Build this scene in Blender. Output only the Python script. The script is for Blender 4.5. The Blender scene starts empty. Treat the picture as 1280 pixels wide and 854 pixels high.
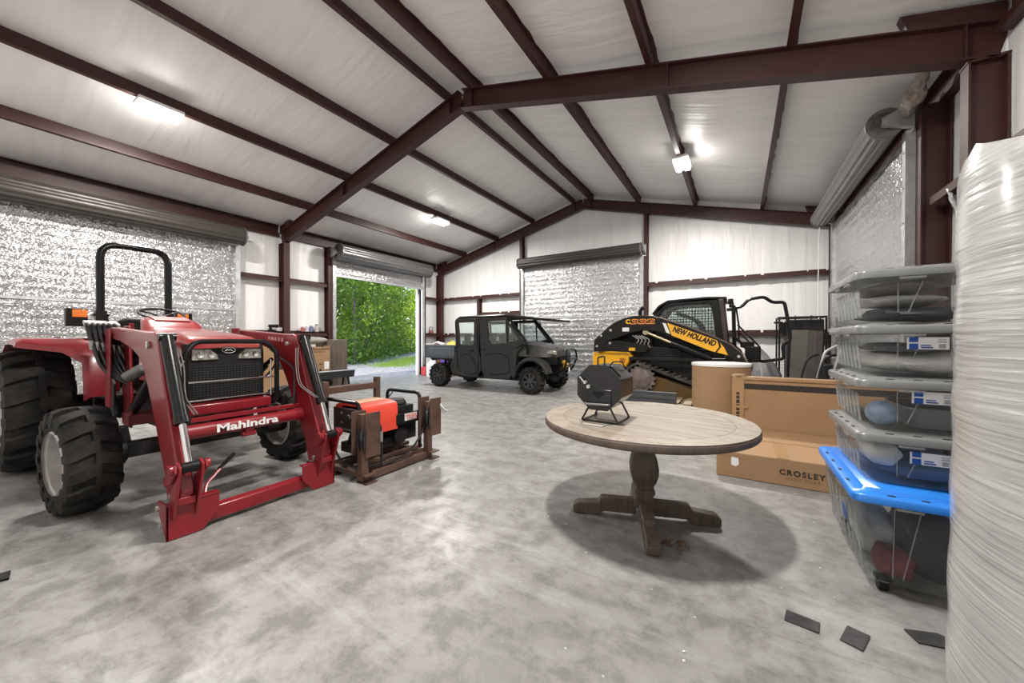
import bpy, bmesh, math, random
from math import sin, cos, pi, radians, sqrt, atan2
from mathutils import Vector, Matrix

random.seed(7)
SC = bpy.context.scene
COL = SC.collection

# ------------------------------------------------------------------ helpers
def V(*a): return Vector(a)

class MB:
    """collects shapes into one mesh"""
    def __init__(s): s.v = []; s.f = []; s.m = []; s.cur = 0; s.st = []
    def add(s, vs, fs):
        b = len(s.v); s.st.append((b, len(s.f))); s.v += [tuple(p) for p in vs]
        for f in fs: s.f.append([b + i for i in f]); s.m.append(s.cur)
        return s
    def box(s, c, d, rz=0, rx=0, ry=0):
        M = Matrix.Rotation(rz, 3, 'Z') @ Matrix.Rotation(ry, 3, 'Y') @ Matrix.Rotation(rx, 3, 'X')
        vs = [Vector(c) + M @ Vector((x*d[0]/2, y*d[1]/2, z*d[2]/2)) for x in (-1, 1) for y in (-1, 1) for z in (-1, 1)]
        return s.add(vs, [(0,1,3,2), (4,6,7,5), (0,4,5,1), (2,3,7,6), (0,2,6,4), (1,5,7,3)])
    def b2(s, a, b):      # box from min / max corner
        return s.box([(a[i]+b[i])/2 for i in range(3)], [abs(b[i]-a[i]) for i in range(3)])
    def bar(s, p, q, w, h, up=(0, 0, 1)):   # box beam from p to q, w sideways, h along up
        p, q = Vector(p), Vector(q); d = (q-p).normalized(); u = Vector(up)
        side = d.cross(u)
        if side.length < 1e-5: side = d.cross(Vector((1, 0, 0)))
        side.normalize(); u = side.cross(d)
        vs = [e + side*(i*w/2) + u*(j*h/2) for e in (p, q) for i in (-1, 1) for j in (-1, 1)]
        return s.add(vs, [(0,1,3,2), (4,6,7,5), (0,4,5,1), (2,3,7,6), (0,2,6,4), (1,5,7,3)])
    def prism(s, poly, a, b, ax='y'):
        """extrude a 2d outline between a and b along ax (outline in the other two axes, in xyz order)"""
        def P(p, t): return {'y': (p[0], t, p[1]), 'x': (t, p[0], p[1]), 'z': (p[0], p[1], t)}[ax]
        n = len(poly); vs = [P(p, a) for p in poly] + [P(p, b) for p in poly]
        ar = sum(poly[i][0]*poly[(i+1) % n][1] - poly[(i+1) % n][0]*poly[i][1] for i in range(n))
        flip = (ar > 0) ^ (b > a) ^ (ax == 'y')
        fs = [list(range(n)), list(range(2*n-1, n-1, -1))] + [(i, i+n, (i+1) % n+n, (i+1) % n) for i in range(n)]
        if flip: fs = [list(reversed(f)) for f in fs]
        return s.add(vs, fs)
    def loft(s, rings, caps=True, closed=True):
        n = len(rings[0]); vs = [p for r in rings for p in r]; fs = []
        for k in range(len(rings)-1):
            for i in range(n if closed else n-1):
                j = (i+1) % n
                fs.append((k*n+i, k*n+j, (k+1)*n+j, (k+1)*n+i))
        if caps and closed: fs += [list(range(n-1, -1, -1)), list(range((len(rings)-1)*n, len(rings)*n))]
        return s.add(vs, fs)
    def frames(s, pts, closed=False):
        pts = [Vector(p) for p in pts]; n = len(pts); T = []
        for i in range(n):
            a = pts[i-1] if (i > 0 or closed) else pts[i]; b = pts[(i+1) % n] if (i < n-1 or closed) else pts[i]
            T.append((b-a).normalized() if (b-a).length > 1e-9 else Vector((0, 0, 1)))
        u = T[0].orthogonal().normalized(); F = []
        for i in range(n):
            u = (u - T[i]*u.dot(T[i]));
            if u.length < 1e-6: u = T[i].orthogonal()
            u.normalize(); F.append((pts[i], u.copy(), T[i].cross(u)))
        return F
    def tube(s, pts, r, n=8, caps=True, closed=False):
        F = s.frames(pts, closed); rr = r if isinstance(r, (list, tuple)) else [r]*len(F)
        rings = [[p + u*(cos(2*pi*k/n)*q) + w*(sin(2*pi*k/n)*q) for k in range(n)] for (p, u, w), q in zip(F, rr)]
        if closed: rings.append(rings[0]); caps = False
        return s.loft(rings, caps)
    def cyl(s, p, q, r, n=20, r1=None):
        return s.tube([p, q], [r, r if r1 is None else r1], n)
    def lathe(s, prof, o=(0, 0, 0), ax=(0, 0, 1), n=24, caps=True):
        """prof: (radius, distance along ax)"""
        a = Vector(ax).normalized(); u = a.orthogonal().normalized(); w = a.cross(u); o = Vector(o)
        rings = [[o + a*t + u*(cos(2*pi*k/n)*r) + w*(sin(2*pi*k/n)*r) for k in range(n)] for r, t in prof]
        return s.loft(rings, caps)
    def ball(s, c, r, n=12, m=8, sc=(1, 1, 1)):
        c = Vector(c)
        rings = []
        for i in range(m+1):
            t = pi*i/m; q = max(sin(t), 1e-3)
            rings.append([c + Vector((sc[0]*r*q*cos(2*pi*k/n), sc[1]*r*q*sin(2*pi*k/n), -sc[2]*r*cos(t))) for k in range(n)])
        return s.loft(rings)
    def quad(s, a, b, c, d): return s.add([a, b, c, d], [(0, 1, 2, 3)])

def arc(pts, rad, n=5):
    """round the corners of a polyline"""
    P = [Vector(p) for p in pts]; out = [P[0]]
    for i in range(1, len(P)-1):
        a, b, c = P[i-1], P[i], P[i+1]
        r = min(rad, (a-b).length*.49, (c-b).length*.49)
        p, q = b + (a-b).normalized()*r, b + (c-b).normalized()*r
        for k in range(n+1):
            t = k/n; out.append(p*(1-t)**2 + b*2*t*(1-t) + q*t*t)
    out.append(P[-1]); return out

def rrect(w, h, r, n=4):
    o = []
    for cx, cy, a0 in ((w/2-r, h/2-r, 0), (-w/2+r, h/2-r, 90), (-w/2+r, -h/2+r, 180), (w/2-r, -h/2+r, 270)):
        for k in range(n+1):
            a = radians(a0 + 90*k/n); o.append((cx + r*cos(a), cy + r*sin(a)))
    return o

def P(name, mb, mat, parent=None, bevel=0, smooth=35, loc=None, rot=None, fix=True):
    me = bpy.data.meshes.new(name)
    me.from_pydata(mb.v, [], mb.f); me.update()
    if fix:
        bm = bmesh.new(); bm.from_mesh(me); bmesh.ops.recalc_face_normals(bm, faces=bm.faces); bm.to_mesh(me); bm.free()
    mats = mat if isinstance(mat, (list, tuple)) else [mat]
    for m in mats: me.materials.append(m)
    if len(mats) > 1:
        for p, k in zip(me.polygons, mb.m): p.material_index = k
    if smooth:
        for p in me.polygons: p.use_smooth = True
        me.set_sharp_from_angle(angle=radians(smooth))
    o = bpy.data.objects.new(name, me); COL.objects.link(o)
    if parent is not None: o.parent = parent
    if loc is not None: o.location = loc
    if rot is not None: o.rotation_euler = rot
    if bevel:
        b = o.modifiers.new('bevel', 'BEVEL'); b.width = bevel; b.segments = 2; b.limit_method = 'ANGLE'; b.angle_limit = radians(40)
    return o

def PE(name, mb, mat, parent, n=1, **kw):
    """like P, but every n shapes become one object of their own"""
    cuts = mb.st[::n] + [(len(mb.v), len(mb.f))]; out = []
    for (v0, f0), (v1, f1) in zip(cuts[:-1], cuts[1:]):
        q = MB(); q.v = mb.v[v0:v1]; q.f = [[i-v0 for i in f] for f in mb.f[f0:f1]]; q.m = [0]*(f1-f0)
        out.append(P(name, q, mat, parent, **kw))
    return out

def tag(o, label, cat, group=None):
    o['label'] = label; o['category'] = cat
    if group: o['group'] = group
    return o

def thing(name, label, cat, loc=(0, 0, 0), rz=0, group=None, rot=None):
    o = bpy.data.objects.new(name, None); COL.objects.link(o)
    o.empty_display_size = .1
    o.location = loc; o.rotation_euler = rot if rot else (0, 0, radians(rz))
    return tag(o, label, cat, group)

def struct(o, label=None):
    o['kind'] = 'structure'
    if label: o['label'] = label
    return o

def group_empty(name, label, loc=(0, 0, 0)):
    o = bpy.data.objects.new(name, None); COL.objects.link(o); o.location = loc
    return struct(o, label)

def dup(root, loc, rz=0, label=None, group=None):
    r = root.copy(); COL.objects.link(r); r.location = loc; r.rotation_euler = (0, 0, radians(rz))
    if label: r['label'] = label
    if group: r['group'] = group
    for ch in list(root.children):
        c = ch.copy(); COL.objects.link(c); c.parent = r
        for g in ch.children:
            d = g.copy(); COL.objects.link(d); d.parent = c
    return r

def text(s, width, mat, parent, o, right, up, name='lettering', height=None, depth=.0015, shear=0, spacing=1.0, bold=0):
    """lettering lying on a surface: lower left corner o, reading along right"""
    cu = bpy.data.curves.new(name, 'FONT'); cu.body = s; cu.extrude = .02; cu.shear = shear; cu.space_character = spacing; cu.offset = bold
    t = bpy.data.objects.new('t', cu); COL.objects.link(t)
    dg = bpy.context.evaluated_depsgraph_get()
    me = bpy.data.meshes.new_from_object(t.evaluated_get(dg))
    bpy.data.objects.remove(t); bpy.data.curves.remove(cu)
    xs = [v.co.x for v in me.vertices]; ys = [v.co.y for v in me.vertices]
    x0, y0 = min(xs), min(ys); sx = width/(max(xs)-x0); sy = (height/(max(ys)-y0)) if height else sx
    R, U = Vector(right).normalized(), Vector(up).normalized(); N = R.cross(U); o = Vector(o)
    for v in me.vertices:
        v.co = o + R*((v.co.x-x0)*sx) + U*((v.co.y-y0)*sy) + N*(depth if v.co.z > 0 else -.0005)
    me.name = name; me.materials.clear(); me.materials.append(mat)
    ob = bpy.data.objects.new(name, me); COL.objects.link(ob); ob.parent = parent
    return ob

# ------------------------------------------------------------------ materials
def new_mat(name):
    m = bpy.data.materials.new(name); m.use_nodes = True
    nt = m.node_tree; bs = nt.nodes['Principled BSDF']
    return m, nt, bs, nt.nodes.new, nt.links.new

def solid(name, col, rough=.5, metal=0, var=0.0, scale=8, bump=0, bscale=60, coat=0, spec=None, emit=None, estr=0, alpha=None, trans=None, ior=None, dirt=None, dirt_amt=.5, dirt_scale=3):
    m, nt, bs, N, L = new_mat(name)
    c = (*col, 1)
    bs.inputs['Base Color'].default_value = c; bs.inputs['Roughness'].default_value = rough; bs.inputs['Metallic'].default_value = metal
    if coat: bs.inputs['Coat Weight'].default_value = coat; bs.inputs['Coat Roughness'].default_value = .15
    if spec is not None: bs.inputs['Specular IOR Level'].default_value = spec
    if emit: bs.inputs['Emission Color'].default_value = (*emit, 1); bs.inputs['Emission Strength'].default_value = estr
    if trans is not None: bs.inputs['Transmission Weight'].default_value = trans
    if ior: bs.inputs['IOR'].default_value = ior
    if alpha is not None: bs.inputs['Alpha'].default_value = alpha
    tc = N('ShaderNodeTexCoord')
    if var or dirt:
        n = N('ShaderNodeTexNoise'); n.inputs['Scale'].default_value = scale; n.inputs['Detail'].default_value = 6
        L(tc.outputs['Object'], n.inputs['Vector'])
        mx = N('ShaderNodeMix'); mx.data_type = 'RGBA'
        mx.inputs[6].default_value = tuple(min(1, x*(1-var)) for x in col) + (1,); mx.inputs[7].default_value = tuple(min(1, x*(1+var)) for x in col) + (1,)
        mr = N('ShaderNodeMapRange'); mr.inputs[1].default_value = .3; mr.inputs[2].default_value = .7
        L(n.outputs['Fac'], mr.inputs[0]); L(mr.outputs[0], mx.inputs[0]); out = mx.outputs[2]
        if dirt:
            n2 = N('ShaderNodeTexNoise'); n2.inputs['Scale'].default_value = dirt_scale; n2.inputs['Detail'].default_value = 8; n2.inputs['Roughness'].default_value = .65
            L(tc.outputs['Object'], n2.inputs['Vector'])
            mr2 = N('ShaderNodeMapRange'); mr2.inputs[1].default_value = .45; mr2.inputs[2].default_value = .7; mr2.inputs[4].default_value = dirt_amt
            L(n2.outputs['Fac'], mr2.inputs[0])
            m2 = N('ShaderNodeMix'); m2.data_type = 'RGBA'; L(mr2.outputs[0], m2.inputs[0]); L(out, m2.inputs[6]); m2.inputs[7].default_value = (*dirt, 1); out = m2.outputs[2]
        L(out, bs.inputs['Base Color'])
    if bump:
        n = N('ShaderNodeTexNoise'); n.inputs['Scale'].default_value = bscale; n.inputs['Detail'].default_value = 4
        L(tc.outputs['Object'], n.inputs['Vector'])
        b = N('ShaderNodeBump'); b.inputs['Strength'].default_value = bump; b.inputs['Distance'].default_value = .01
        L(n.outputs['Fac'], b.inputs['Height']); L(b.outputs['Normal'], bs.inputs['Normal'])
    return m

def film_mat(name, col, sx, sy, sz, rough=.38, strength=.5, dist=.03):
    """white vinyl insulation facing: creases stretched along one direction"""
    m, nt, bs, N, L = new_mat(name)
    bs.inputs['Roughness'].default_value = rough
    tc = N('ShaderNodeTexCoord'); mp = N('ShaderNodeMapping'); mp.inputs['Scale'].default_value = (sx, sy, sz)
    L(tc.outputs['Object'], mp.inputs['Vector'])
    n1 = N('ShaderNodeTexNoise'); n1.inputs['Scale'].default_value = 1.0; n1.inputs['Detail'].default_value = 5; n1.inputs['Distortion'].default_value = .6
    L(mp.outputs[0], n1.inputs['Vector'])
    n2 = N('ShaderNodeTexNoise'); n2.inputs['Scale'].default_value = .7; n2.inputs['Detail'].default_value = 3
    L(tc.outputs['Object'], n2.inputs['Vector'])
    mu = N('ShaderNodeMath'); mu.operation = 'MULTIPLY'; L(n1.outputs['Fac'], mu.inputs[0]); L(n2.outputs['Fac'], mu.inputs[1])
    b = N('ShaderNodeBump'); b.inputs['Strength'].default_value = strength; b.inputs['Distance'].default_value = dist
    L(mu.outputs[0], b.inputs['Height']); L(b.outputs['Normal'], bs.inputs['Normal'])
    mx = N('ShaderNodeMix'); mx.data_type = 'RGBA'; mx.inputs[6].default_value = tuple(c*.93 for c in col)+(1,); mx.inputs[7].default_value = (*col, 1)
    mr = N('ShaderNodeMapRange'); mr.inputs[1].default_value = .3; mr.inputs[2].default_value = .6
    L(n1.outputs['Fac'], mr.inputs[0]); L(mr.outputs[0], mx.inputs[0]); L(mx.outputs[2], bs.inputs['Base Color'])
    return m

def foil_mat(name, zs, ys):
    """reflective bubble insulation with faint lath ribs"""
    m, nt, bs, N, L = new_mat(name)
    bs.inputs['Metallic'].default_value = .55; bs.inputs['Roughness'].default_value = .34
    tc = N('ShaderNodeTexCoord')
    vo = N('ShaderNodeTexVoronoi'); vo.inputs['Scale'].default_value = 48; L(tc.outputs['Object'], vo.inputs['Vector'])
    wv = N('ShaderNodeTexWave'); wv.wave_type = 'BANDS'; wv.bands_direction = 'Z'; wv.inputs['Scale'].default_value = 2.0; wv.inputs['Distortion'].default_value = .8
    wv.inputs['Detail'].default_value = 2; L(tc.outputs['Object'], wv.inputs['Vector'])
    mp = N('ShaderNodeMapping'); mp.inputs['Scale'].default_value = (1.2, 1.2, 9); L(tc.outputs['Object'], mp.inputs['Vector'])
    nz = N('ShaderNodeTexNoise'); nz.inputs['Scale'].default_value = 1.5; nz.inputs['Detail'].default_value = 5; L(mp.outputs[0], nz.inputs['Vector'])
    bs.inputs['Metallic'].default_value = .8; bs.inputs['Roughness'].default_value = .30
    geo = N('ShaderNodeNewGeometry'); sub_ = N('ShaderNodeVectorMath'); sub_.operation = 'SUBTRACT'; L(vo.outputs['Color'], sub_.inputs[0]); sub_.inputs[1].default_value = (.5, .5, .5)
    scl = N('ShaderNodeVectorMath'); scl.operation = 'SCALE'; scl.inputs['Scale'].default_value = .5; L(sub_.outputs[0], scl.inputs[0])
    ad = N('ShaderNodeVectorMath'); ad.operation = 'ADD'; L(geo.outputs['Normal'], ad.inputs[0]); L(scl.outputs[0], ad.inputs[1])
    nm_ = N('ShaderNodeVectorMath'); nm_.operation = 'NORMALIZE'; L(ad.outputs[0], nm_.inputs[0])
    b1 = N('ShaderNodeBump'); b1.inputs['Strength'].default_value = .3; b1.inputs['Distance'].default_value = .012; L(vo.outputs['Distance'], b1.inputs['Height']); L(nm_.outputs[0], b1.inputs['Normal'])
    b2 = N('ShaderNodeBump'); b2.inputs['Strength'].default_value = .25; b2.inputs['Distance'].default_value = .02; L(wv.outputs['Fac'], b2.inputs['Height']); L(b1.outputs['Normal'], b2.inputs['Normal'])
    b3 = N('ShaderNodeBump'); b3.inputs['Strength'].default_value = .22; b3.inputs['Distance'].default_value = .04; L(nz.outputs['Fac'], b3.inputs['Height']); L(b2.outputs['Normal'], b3.inputs['Normal'])
    L(b3.outputs['Normal'], bs.inputs['Normal'])
    mx = N('ShaderNodeMix'); mx.data_type = 'RGBA'; mx.inputs[6].default_value = (.36, .36, .37, 1); mx.inputs[7].default_value = (.60, .60, .61, 1)
    L(nz.outputs['Fac'], mx.inputs[0]); L(mx.outputs[2], bs.inputs['Base Color'])
    return m

JOINT_Y = 2.08
def concrete_mat():
    m, nt, bs, N, L = new_mat('polished_concrete')
    tc = N('ShaderNodeTexCoord')
    def noise(sc, det=6, rough=.6, dist=0, vec=None):
        n = N('ShaderNodeTexNoise'); n.inputs['Scale'].default_value = sc; n.inputs['Detail'].default_value = det
        n.inputs['Roughness'].default_value = rough; n.inputs['Distortion'].default_value = dist
        L(vec or tc.outputs['Object'], n.inputs['Vector']); return n
    def rng(sock, a, b, lo=0, hi=1):
        r = N('ShaderNodeMapRange'); r.inputs[1].default_value = a; r.inputs[2].default_value = b; r.inputs[3].default_value = lo; r.inputs[4].default_value = hi
        L(sock, r.inputs[0]); return r.outputs[0]
    def mix(f, a, b):
        x = N('ShaderNodeMix'); x.data_type = 'RGBA'; L(f, x.inputs[0])
        for k, c in ((6, a), (7, b)):
            if isinstance(c, tuple): x.inputs[k].default_value = (*c, 1)
            else: L(c, x.inputs[k])
        return x.outputs[2]
    n1 = noise(.55, 9, .66, .5); n2 = noise(4.6, 9, .72, .2); n3 = noise(60, 3)
    mp = N('ShaderNodeMapping'); mp.inputs['Rotation'].default_value = (0, 0, .6); mp.inputs['Scale'].default_value = (.5, 2.6, 1); L(tc.outputs['Object'], mp.inputs['Vector'])
    n4 = noise(1.8, 8, .68, .3, mp.outputs[0])
    c = mix(rng(n1.outputs['Fac'], .35, .65), (.205, .20, .192), (.335, .328, .318))
    c = mix(rng(n2.outputs['Fac'], .43, .60, 0, .85), c, (.135, .130, .123))
    c = mix(rng(n4.outputs['Fac'], .52, .70, 0, .6), c, (.43, .425, .415))
    c = mix(rng(n3.outputs['Fac'], .4, .7, 0, .3), c, (.24, .235, .225))
    # long hairline cracks
    mpc = N('ShaderNodeMapping'); mpc.inputs['Scale'].default_value = (.55, .8, .5); mpc.inputs['Location'].default_value = (.31, .2, 0)
    nd = noise(2.2, 4); ad = N('ShaderNodeMix'); ad.data_type = 'RGBA'; ad.blend_type = 'LINEAR_LIGHT'; ad.inputs[0].default_value = .10
    L(tc.outputs['Object'], ad.inputs[6]); L(nd.outputs['Color'], ad.inputs[7]); L(ad.outputs[2], mpc.inputs['Vector'])
    vo = N('ShaderNodeTexVoronoi'); vo.feature = 'DISTANCE_TO_EDGE'; vo.inputs['Scale'].default_value = .55; L(mpc.outputs[0], vo.inputs['Vector'])
    cr = rng(vo.outputs['Distance'], 0.0, .0018, .35, 0); c = mix(cr, c, (.16, .15, .14))
    sp = N('ShaderNodeSeparateXYZ'); L(tc.outputs['Object'], sp.inputs[0])
    sl = N('ShaderNodeMath'); sl.operation = 'MULTIPLY_ADD'; sl.inputs[1].default_value = -.044; L(sp.outputs['X'], sl.inputs[0]); L(sp.outputs['Y'], sl.inputs[2])
    ab = N('ShaderNodeMath'); ab.operation = 'SUBTRACT'; ab.inputs[1].default_value = JOINT_Y; L(sl.outputs[0], ab.inputs[0])
    a2 = N('ShaderNodeMath'); a2.operation = 'ABSOLUTE'; L(ab.outputs[0], a2.inputs[0])
    c = mix(rng(a2.outputs[0], .0008, .0025, .7, 0), c, (.12, .105, .09))
    L(c, bs.inputs['Base Color'])
    L(rng(n2.outputs['Fac'], .3, .7, .30, .55), bs.inputs['Roughness'])
    b = N('ShaderNodeBump'); b.inputs['Strength'].default_value = .12; b.inputs['Distance'].default_value = .004; L(n2.outputs['Fac'], b.inputs['Height']); L(b.outputs['Normal'], bs.inputs['Normal'])
    return m

def wood_mat(name, c1, c2, axis=(1, 14, 14), rough=.6, scale=2.5):
    m, nt, bs, N, L = new_mat(name)
    tc = N('ShaderNodeTexCoord'); mp = N('ShaderNodeMapping'); mp.inputs['Scale'].default_value = axis; L(tc.outputs['Object'], mp.inputs['Vector'])
    n = N('ShaderNodeTexNoise'); n.inputs['Scale'].default_value = scale; n.inputs['Detail'].default_value = 8; n.inputs['Roughness'].default_value = .65; n.inputs['Distortion'].default_value = .5
    L(mp.outputs[0], n.inputs['Vector'])
    r = N('ShaderNodeMapRange'); r.inputs[1].default_value = .3; r.inputs[2].default_value = .68; L(n.outputs['Fac'], r.inputs[0])
    x = N('ShaderNodeMix'); x.data_type = 'RGBA'; x.inputs[6].default_value = (*c1, 1); x.inputs[7].default_value = (*c2, 1); L(r.outputs[0], x.inputs[0])
    L(x.outputs[2], bs.inputs['Base Color']); bs.inputs['Roughness'].default_value = rough
    b = N('ShaderNodeBump'); b.inputs['Strength'].default_value = .25; b.inputs['Distance'].default_value = .003; L(n.outputs['Fac'], b.inputs['Height']); L(b.outputs['Normal'], bs.inputs['Normal'])
    return m

M = {}
M['concrete'] = concrete_mat()
M['roof_film'] = film_mat('white_roof_film', (.90, .89, .88), .8, 6.0, 1, strength=.8, dist=.05)
M['wall_film'] = film_mat('white_wall_film', (.88, .875, .87), 6, 6, .45, strength=.8, dist=.05)
M['foil'] = foil_mat('foil_bubble_insulation', 1, 1)
M['steel'] = solid('red_oxide_steel', (.046, .013, .0105), .5, 0, .12, 6)
M['galv'] = solid('galvanized_steel', (.55, .56, .57), .38, .75, .15, 10)
M['drum'] = solid('bronze_door_sheet', (.062, .054, .048), .4, .2, .1, 5)
M['drum_grey'] = solid('grey_door_sheet', (.15, .15, .152), .34, .5, .1, 5)
M['black'] = solid('black_plastic', (.008, .008, .0085), .5, 0, .3, 9, spec=.22)
M['black_gloss'] = solid('black_gloss_paint', (.006, .006, .0065), .28, 0, spec=.3)
M['rubber'] = solid('tyre_rubber', (.014, .0135, .013), .75, 0, .3, 12, .3, 90, spec=.25, dirt=(.06, .053, .046), dirt_amt=.5, dirt_scale=4)
M['rubber_clean'] = solid('hose_rubber', (.013, .013, .014), .28)
M['red'] = solid('tractor_red_paint', (.235, .007, .014), .36, 0, .08, 3, coat=.3)
M['hood_red'] = solid('tractor_hood_red', (.34, .02, .022), .30, 0, .06, 3, coat=.5, dirt=(.36, .12, .10), dirt_amt=.5, dirt_scale=2)
M['chrome'] = solid('chrome', (.75, .75, .76), .12, 1)
M['silver'] = solid('silver_paint', (.50, .48, .47), .4, .4, .15, 8, dirt=(.2, .17, .15), dirt_amt=.4)
M['white'] = solid('white_ink', (.82, .82, .82), .5)
M['orange'] = solid('amber_lens', (.95, .24, .02), .2, 0, coat=.4)
M['lens'] = solid('headlight_lens', (.36, .36, .31), .12, .5, .5, 22, coat=1)
M['darkgrey'] = solid('dark_grey_paint', (.04, .04, .042), .45, 0, .15, 6, spec=.3)
M['engine'] = solid('engine_iron', (.022, .021, .021), .55, .2, .4, 10, spec=.25)
M['glass'] = None
def glass(name, col=(.9, .95, .93), mix=.82, rough=.03):
    m, nt, bs, N, L = new_mat(name); out = nt.nodes['Material Output']
    t = N('ShaderNodeBsdfTransparent'); t.inputs[0].default_value = (*col, 1)
    bs.inputs['Base Color'].default_value = (.5, .55, .54, 1); bs.inputs['Roughness'].default_value = rough
    mx = N('ShaderNodeMixShader'); mx.inputs[0].default_value = mix; L(bs.outputs[0], mx.inputs[1]); L(t.outputs[0], mx.inputs[2]); L(mx.outputs[0], out.inputs[0])
    return m
M['glass'] = glass('window_glass', mix=.85)
M['tint'] = glass('tinted_glass', (.55, .6, .6), .8)

# ------------------------------------------------------------------ camera
cam_d = bpy.data.cameras.new('camera'); cam = bpy.data.objects.new('camera', cam_d); COL.objects.link(cam)
cam_d.sensor_fit = 'HORIZONTAL'; cam_d.sensor_width = 36; cam_d.lens = 458.09/1280*36; cam_d.clip_start = .05; cam_d.clip_end = 400
cam.location = (0, 0, 1.377); cam.rotation_euler = (pi/2 - .007, 0, .5542)
SC.camera = cam

# ------------------------------------------------------------------ the building
XL, XR, YB, YN = -10.45, 2.03, 11.27, -1.25     # inside faces of the wall film
XC = (XL + XR)/2
def zp(x): return 5.80 - .257*abs(x + 4.21)       # underside of the purlins
FR = [5.12, 11.10]                                # the two frames in view

fl = MB(); fl.box((XC, (YN+YB)/2, -.1), (XR-XL+.6, YB-YN+.6, .2)); struct(P('floor', fl, M['concrete'], smooth=0), 'grey mottled concrete slab floor')

# roof film hangs a little between the purlins
PX = [-10.2, -9.054, -7.551, -6.048, -4.55, -3.94, -2.482, -.986, .506, 1.90]
def roof_film():
    mb = MB(); xs = []
    X = [XL-.1] + PX + [XR+.1]
    for a, b in zip(X[:-1], X[1:]):
        n = 6
        for k in range(n): xs.append((a+(b-a)*k/n, sin(pi*k/n)*min(.05, abs(b-a)*.03)))
    xs.append((X[-1], 0)); rnd = random.Random(3)
    ny = 60; rings = []
    for j in range(ny+1):
        y = YN-.1 + (YB-YN+.2)*j/ny
        rings.append([(x, y, zp(x)+.205 - sag*(.7+.5*sin(y*2.1+x)) + rnd.uniform(-.006, .006)) for x, sag in xs])
    mb.loft(rings, caps=False, closed=False); return mb
struct(P('ceiling', roof_film(), M['roof_film'], smooth=60), 'white vinyl faced insulation under the pitched roof')
# outer skin keeps daylight out of the shed
sk = MB(); sk.prism([(XL-.25, zp(XL)+.24), (-4.21, zp(-4.21)+.30), (XR+.25, zp(XR)+.24), (XR+.25, zp(XR)+.40), (-4.21, zp(-4.21)+.48), (XL-.25, zp(XL)+.40)], YN-.3, YB+.3)
struct(P('roof', sk, M['galv'], smooth=0), 'metal roof sheeting')

OP2 = (6.45, 10.06, 3.42)                         # opening of the raised door in the left wall
def wall_x(name, x, out, openings, label):
    mb = MB(); top = zp(x)+.25
    def pan(y0, y1, z0, z1):
        ny = max(2, int((y1-y0)*7)); nz = max(2, int((z1-z0)*4)); rings = []
        for k in range(nz+1):
            z = z0+(z1-z0)*k/nz
            rings.append([(x + out*(-.018)*sin(3.1*(y0+(y1-y0)*j/ny)+z)*sin(pi*j/ny)*sin(pi*k/nz), y0+(y1-y0)*j/ny, z) for j in range(ny+1)])
        mb.loft(rings, caps=False, closed=False)
        mb.b2((x+out*.03, y0, z0), (x+out*.14, y1, z1))
    y = YN-.1
    for a, b, h in openings:
        pan(y, a, 0, top); pan(a, b, h, top); y = b
    pan(y, YB+.1, 0, top)
    return struct(P(name, mb, M['wall_film'], smooth=50), label)
wall_x('wall_left', XL, -1, [OP2], 'side wall of white insulation film behind the tractor')
wall_x('wall_right', XR, 1, [], 'side wall of white insulation film behind the totes')
def wall_y(name, y, out, label):
    mb = MB(); n = 70; rows = 10; rings = []
    for k in range(rows+1):
        rings.append([(XL-.1+(XR-XL+.2)*i/n, y - out*.02*sin(2.7*i)*sin(pi*k/rows), (zp(XL-.1+(XR-XL+.2)*i/n)+.24)*k/rows) for i in range(n+1)])
    mb.loft(rings, caps=False, closed=False)
    mb.prism([(XL-.2, 0), (XR+.2, 0), (XR+.2, zp(XR)+.2), (-4.21, zp(-4.21)+.24), (XL-.2, zp(XL)+.2)], y+out*.05, y+out*.15)
    return struct(P(name, mb, M['wall_film'], smooth=50), label)
wall_y('wall_back', YB, 1, 'back gable wall of white insulation film')
wall_y('wall_front', YN, -1, 'gable wall on the near end')

# purlins: one Z section each, with flange lips and bolt heads
for i, x in enumerate(PX[1:-1]):
    mb = MB(); z = zp(x); s = 1 if x < -4.21 else -1; t = atan2(.257, 1)*s
    y0, y1 = YN, YB
    for k, (dx, dz, w, h) in enumerate(((0, .10, .012, .20), (.032*s, .006, .075, .010), (-.032*s, .196, .075, .010), (.066*s, .018, .008, .026))):
        mb.box((x+dx, (y0+y1)/2, z+dz), (w, y1-y0, h))
    for f in FR[:1]:
        for d in (-.09, .09):
            for e in (.06, .14): mb.cyl((x-.015, f+d, z+e), (x+.02, f+d, z+e), .011, 6)
    struct(P('roof_beam', mb, M['steel'], smooth=0))

def i_beam(mb, p, q, depth, flange, up, tw=.012):
    """I section from p to q (centre line); depth along up"""
    p, q, u = Vector(p), Vector(q), Vector(up).normalized()
    d = (q-p).normalized(); u = (u - d*u.dot(d)).normalized()
    mb.bar(p, q, tw, depth, u)
    for s in (-1, 1): mb.bar(p+u*(s*(depth/2)), q+u*(s*(depth/2)), flange, tw*1.3, u)

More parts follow.
